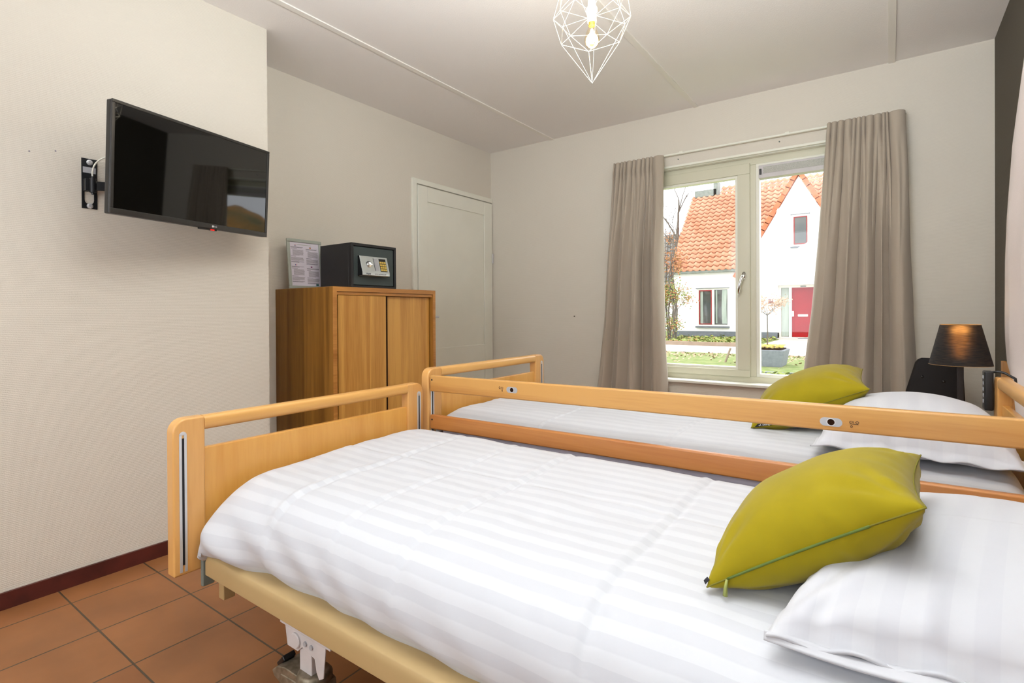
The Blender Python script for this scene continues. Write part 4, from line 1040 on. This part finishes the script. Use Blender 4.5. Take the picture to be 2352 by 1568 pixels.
for (ua, ub, yo, zo) in ((-7.36, xg0, -.1, -.06), (xg0, xg1, .12, -.02), (xg1, 2.1, -.1, -.06)): hexa(bm, [(ua, HY+yo, EZ+zo), (ub, HY+yo, EZ+zo), (ub, HY+7.2, EZ+zo), (ua, HY+7.2, EZ+zo)], [(ua, HY+3.5, 6.4), (ub, HY+3.5, 6.4), (ub, HY+3.7, 6.4), (ua, HY+3.7, 6.4)])
obj('roof_underlay', bm, 'vergetile', hs)
# verge tiles on the gable
for sg, xe in ((-1, xg0), (1, xg1)):
    a = Vector((xe+sg*.2, HY-.12, EZ-.35)); b_ = Vector((ax, HY-.12, az+.05)); N = 15
    for i in range(N):
        p = a.lerp(b_, i/N); q = a.lerp(b_, (i+1)/N); dd = (q-p).normalized(); nn = Vector((-dd.z, 0, dd.x)) if sg < 0 else Vector((dd.z, 0, -dd.x))
        bmv = nb(); w0 = .02 if i % 2 else .0
        hexa(bmv, [p, q+dd*.03, q+dd*.03+Vector((0, .5, 0)), p+Vector((0, .5, 0))], [p+nn*.16, q+dd*.03+nn*.14, q+dd*.03+nn*.14+Vector((0, .5, 0)), p+nn*.16+Vector((0, .5, 0))])
        obj('verge_tile', bmv, 'vergetile', hs)
obj('lead_flashing', B(-7.25, HY+3.2, 6.32, -6.3, HY+3.7, 6.62), 'zinc', hs)
obj('lead_flashing', B(-6.42, HY+3.2, 6.32, -6.25, HY+3.7, 6.95), 'zinc', hs)
# ground floor window
w1 = obj('house_window', frame4(-6.26, .50, -5.05, 2.0, .06, HY+.02, HY+.12), 'white', hs)
obj('mullion', B(-5.70, HY+.02, .55, -5.60, HY+.12, 1.95), 'white', w1)
obj('red_sash', frame4(-6.18, .57, -5.69, 1.93, .035, HY+.0, HY+.06), 'redframe', w1)
obj('pane', B(-6.16, HY+.05, .56, -5.08, HY+.06, 1.94), 'darkglass', w1)
obj('window_ledge', B(-6.30, HY-.10, .44, -5.02, HY+.05, .50), 'plinth', w1)
obj('lintel_line', B(-6.30, HY-.03, 2.0, -5.02, HY+.02, 2.02), 'plinth', w1)
bm = nb()
def ncurt(x0, x1, z0, z1, wob):
    def fn(s_, t_): return Vector((x0+(x1-x0)*s_+wob*sin(t_*3), HY+.044+.004*sin(s_*30), z1+(z0-z1)*t_))
    return gridmesh(nb(), fn, 24, 8)
obj('net_curtain', ncurt(-5.30, -5.12, .60, 1.92, -.03), 'netcurtain', w1)
obj('net_curtain', ncurt(-6.14, -6.04, .60, 1.92, 0), 'netcurtain', w1)
obj('net_curtain', ncurt(-5.55, -5.49, .62, 1.92, 0), 'netcurtain', w1)
# upper window
w2 = obj('house_window', frame4(-2.88, 3.42, -2.33, 4.58, .05, HY-.02, HY+.02), 'white', hs)
obj('red_sash', frame4(-2.815, 3.50, -2.385, 4.50, .03, HY-.035, HY-.0), 'redframe', w2)
obj('pane', B(-2.80, HY-.02, 3.52, -2.40, HY-.015, 4.48), 'darkglass', w2)
obj('window_ledge', B(-2.92, HY-.09, 3.37, -2.30, HY, 3.42), 'plinth', w2)
obj('lintel_line', B(-2.92, HY-.03, 4.58, -2.30, HY, 4.60), 'plinth', w2)
# front door recess
dd_ = obj('door_surround', frame4(-3.36, .06, -2.06, 2.04, .07, HY+.35, HY+.5, .05, .09), 'white', hs)
obj('front_door', B(-2.935, HY+.40, .12, -2.13, HY+.46, 1.95), 'reddoor', hs, bevel=.01, label='red front door')
dmm = nb()
for (a, b2, c_, d2) in ((-2.88, .95, -2.19, 1.87), (-2.88, .30, -2.19, .88)):
    join(dmm, frame4(a, b2, c_, d2, .018, HY+.385, HY+.41))
obj('door_moulding', dmm, 'reddoor', hs)
obj('letter_slot', B(-2.74, HY+.375, .88, -2.42, HY+.40, .96), 'white', hs)
obj('door_knob_plate', B(-2.93, HY+.37, .88, -2.87, HY+.40, 1.08), 'white', hs)
obj('door_stile', B(-3.03, HY+.38, .10, -2.94, HY+.48, 1.96), 'white', hs)
obj('sidelight', B(-3.28, HY+.44, .15, -3.03, HY+.46, 1.94), 'netcurtain', hs)
obj('door_step', B(-3.4, HY-.1, -.05, -1.9, HY+.5, .08), 'paving', hs)
obj('doormat', B(-2.7, HY-.06, .08, -2.2, HY+.3, .095), 'plinth', hs)
obj('door_light', B(-2.65, HY+.33, 1.965, -2.47, HY+.36, 2.01), 'zinc', hs)
nm = obj('number_plate', B(-3.66, HY-.02, 1.37, -3.50, HY-.001, 1.53), mat('dark_red_enamel', (118, 30, 34), .5, var=(10, (108, 26, 30))), hs, label='dark red house number plate')
obj('number_lettering', text_bm('200', .085, Matrix.Translation((-3.58, HY-.024, 1.475)) @ Matrix.Rotation(pi/2, 4, 'X'), .002), 'textwhite', nm)
for (x0_, x1_, z) in ((-7.0, -6.35, 1.98), (-4.98, -4.6, 1.98), (-7.05, -6.35, .52), (-4.98, -4.6, .52)): obj('render_joint', B(x0_, HY-.004, z, x1_, HY+.01, z+.012), 'paving', hs)

# neighbouring grey roof further left
nh = thing('neighbour_house', 'grey tiled roof of a house partly hidden behind the bare tree', 'house', (-11, 29, 0))
obj('house_wall', B(-15, 28, -.2, -9.2, 33, 2.2), 'plaster', nh)
bm = nb(); pantiles(bm, Vector((-15, 27.8, 2.2)), Vector((1, 0, 0)), Vector((0, .64, .768)), Vector((0, -.768, .64)), 6.2, 4.3, .3, .33)
obj('roof_tiles', bm, 'greyroof', nh, recalc=False)

# trees
def branchy(bm, p, d, L, r, depth, rr, tips, spread=.55, up=.25, nseg=4):
    pts = [p]; rad = [r]; q = p.copy(); dv = d.copy()
    for i in range(nseg):
        dv = (dv+Vector((rr.uniform(-1, 1), rr.uniform(-1, 1), rr.uniform(-.4, 1)))*.12).normalized()
        q = q+dv*(L/nseg); pts.append(q.copy()); rad.append(r*(1-.4*(i+1)/nseg))
    tube(bm, pts, rad, 6 if depth > 1 else 4)
    tips.append(q.copy())
    if depth == 0: return
    for k in range(rr.choice((2, 3))):
        a = rr.uniform(0, 6.28); nd = (dv+Vector((cos(a), sin(a), up))*spread*rr.uniform(.7, 1.2)).normalized()
        i = rr.randint(2, nseg); branchy(bm, pts[i].copy(), nd, L*rr.uniform(.6, .8), rad[i]*.62, depth-1, rr, tips, spread, up, nseg)
def leaves(bm, tips, n, spread, size, rr):
    for i in range(n):
        p = rr.choice(tips)+Vector((rr.gauss(0, 1), rr.gauss(0, 1), rr.gauss(0, 1)))*spread
        a = Vector((rr.uniform(-1, 1), rr.uniform(-1, 1), rr.uniform(-1, 1))).normalized()*size; b_ = a.orthogonal()*.8
        bm.faces.new([bm.verts.new(p-a), bm.verts.new(p-b_), bm.verts.new(p+a), bm.verts.new(p+b_)])
rr = random.Random(21)
tr1 = thing('bare_tree', 'tall bare tree rising left of the orange tiled roof', 'tree', (-8.05, 25, 0))
bm = nb(); tips = []; tube(bm, [(-8.05, 25, 0), (-8.1, 25, 2.2), (-8.02, 25, 4.3), (-7.97, 25, 5.0)], [.12, .10, .08, .07], 8)
branchy(bm, Vector((-7.97, 25, 5.0)), Vector((.12, 0, 1)).normalized(), 1.3, .055, 4, rr, tips, .5, .5); branchy(bm, Vector((-8.02, 25, 4.5)), Vector((-.5, 0, 1)).normalized(), 1.1, .045, 3, rr, tips, .5, .5)
branchy(bm, Vector((-8.0, 25, 4.1)), Vector((-.9, 0, 1)).normalized(), 1.0, .035, 3, rr, tips, .5, .5)
obj('trunk_and_branches', bm, 'bark', tr1, recalc=False)
sh1 = thing('climbing_shrub', 'leggy shrub with reddish leaves at the corner of the white house', 'shrub', (-6.6, 19.4, 0))
bm = nb(); tips = []
for k in range(7):
    x = -6.45+rr.uniform(-.22, .2); y = 19.3+rr.uniform(-.2, .2)
    q = [(x, y, 0)]
    for z in (1.2, 2.4, 3.6, 4.6): q.append((x+rr.uniform(-.16, .16), y+rr.uniform(-.15, .15), z*rr.uniform(.9, 1.05)))
    tube(bm, q, [.035, .03, .022, .015, .006], 5)
    for p in q[1:]:
        branchy(bm, Vector(p), Vector((rr.uniform(-1, 1), rr.uniform(-.5, .5), .9)).normalized(), .45, .010, 1, rr, tips, .7, .4, 3); tips.append(Vector(p)-Vector((0, 0, .5)))
obj('stems', bm, 'bark', sh1, recalc=False)
lv = nb(); leaves(lv, [t for t in tips if t.z < 3.9], 1300, .13, .030, rr); obj('red_foliage', lv, 'leaf_red', sh1, recalc=False)['kind'] = 'stuff'
lv = nb(); leaves(lv, [t for t in tips if t.z < 2.6], 1100, .14, .028, rr); obj('green_foliage', lv, 'leaf_green', sh1, recalc=False)['kind'] = 'stuff'

pln = thing('stone_planter', 'grey concrete planter in the lawn in front of the red door', 'planter', (-2.05, 11.85, 0))
bm = nb(); X0, X1, Y0_, Y1_, ZP = -2.40, -1.64, 11.5, 12.25, .325
hexa(bm, [(X0+.06, Y0_+.05, -.01), (X1-.06, Y0_+.05, -.01), (X1-.06, Y1_-.05, -.01), (X0+.06, Y1_-.05, -.01)], [(X0, Y0_, ZP), (X1, Y0_, ZP), (X1, Y1_, ZP), (X0, Y1_, ZP)])
obj('box', bm, 'concrete', pln, bevel=.015)
obj('soil', B(X0+.06, Y0_+.06, ZP-.01, X1-.06, Y1_-.06, ZP+.02), 'groove', pln)
fl = nb(); rr = random.Random(8)
for i in range(240):
    p = Vector((rr.uniform(X0+.08, X1-.08), rr.uniform(Y0_+.08, Y1_-.08), ZP+.03+rr.uniform(0, .05)))
    lathe(fl, [(0, .012), (.014, .006), (.026, .010), (.022, .0)], tuple(p), 6)
tag(obj('yellow_pansies', fl, 'flower', loc=(-2.1, 11.85, ZP), recalc=False), 'yellow flowers filling the grey planter', 'flowers')['kind'] = 'stuff'
yt = thing('young_tree', 'small bare-stemmed tree standing in the grey planter', 'tree', (-1.96, 11.8, ZP))
rr = random.Random(12); bm = nb(); tips = []
tube(bm, [(-1.985, 11.8, ZP), (-1.98, 11.8, .7), (-1.985, 11.8, 1.0)], [.016, .013, .012], 8)
for k in range(7):
    a = k*.9; branchy(bm, Vector((-1.985, 11.8, 1.0)), Vector((cos(a)*.9, sin(a)*.9, .75)).normalized(), .20, .007, 2, rr, tips, .6, .35, 3)
obj('stem', bm, 'bark', yt, recalc=False)
tips = [t for t in tips if t.z > 1.0]
lv = nb(); leaves(lv, tips, 700, .05, .016, rr); obj('foliage', lv, 'leaf_tan', yt, recalc=False)['kind'] = 'stuff'
# leaning post in the lawn
tag(obj('wooden_stake', tube(nb(), [(-2.86, 12.1, -.02), (-2.76, 12.15, .30)], .022, 8), 'curb', loc=(-2.86, 12.1, 0)), 'mossy wooden stake leaning in the lawn left of the mullion', 'stake')
# autumn hedge off to the right, seen reflected in the television
hb = nb(); rr = random.Random(4)
def hill(s_, t_):
    x = 6+30*s_; z = 4.2*sin(pi*min(1, t_*1.0)) if t_ < .5 else 4.2*sin(pi*t_)
    hh_ = 3.9+1.2*fr(x*.3, 0, 1)+.5*fr(x*1.1, 0, 2)
    a = pi*t_; return Vector((x, 30-4*cos(a)+.4*fr(x, t_*4, 1), hh_*sin(a)+.3*fr(x*.8, t_*9, 5)))
tag(obj('tall_hedge', gridmesh(nb(), hill, 120, 40), 'hill', smooth=True, loc=(20, 28, 0)), 'tall brown-green autumn hedge further along the street', 'hedge')
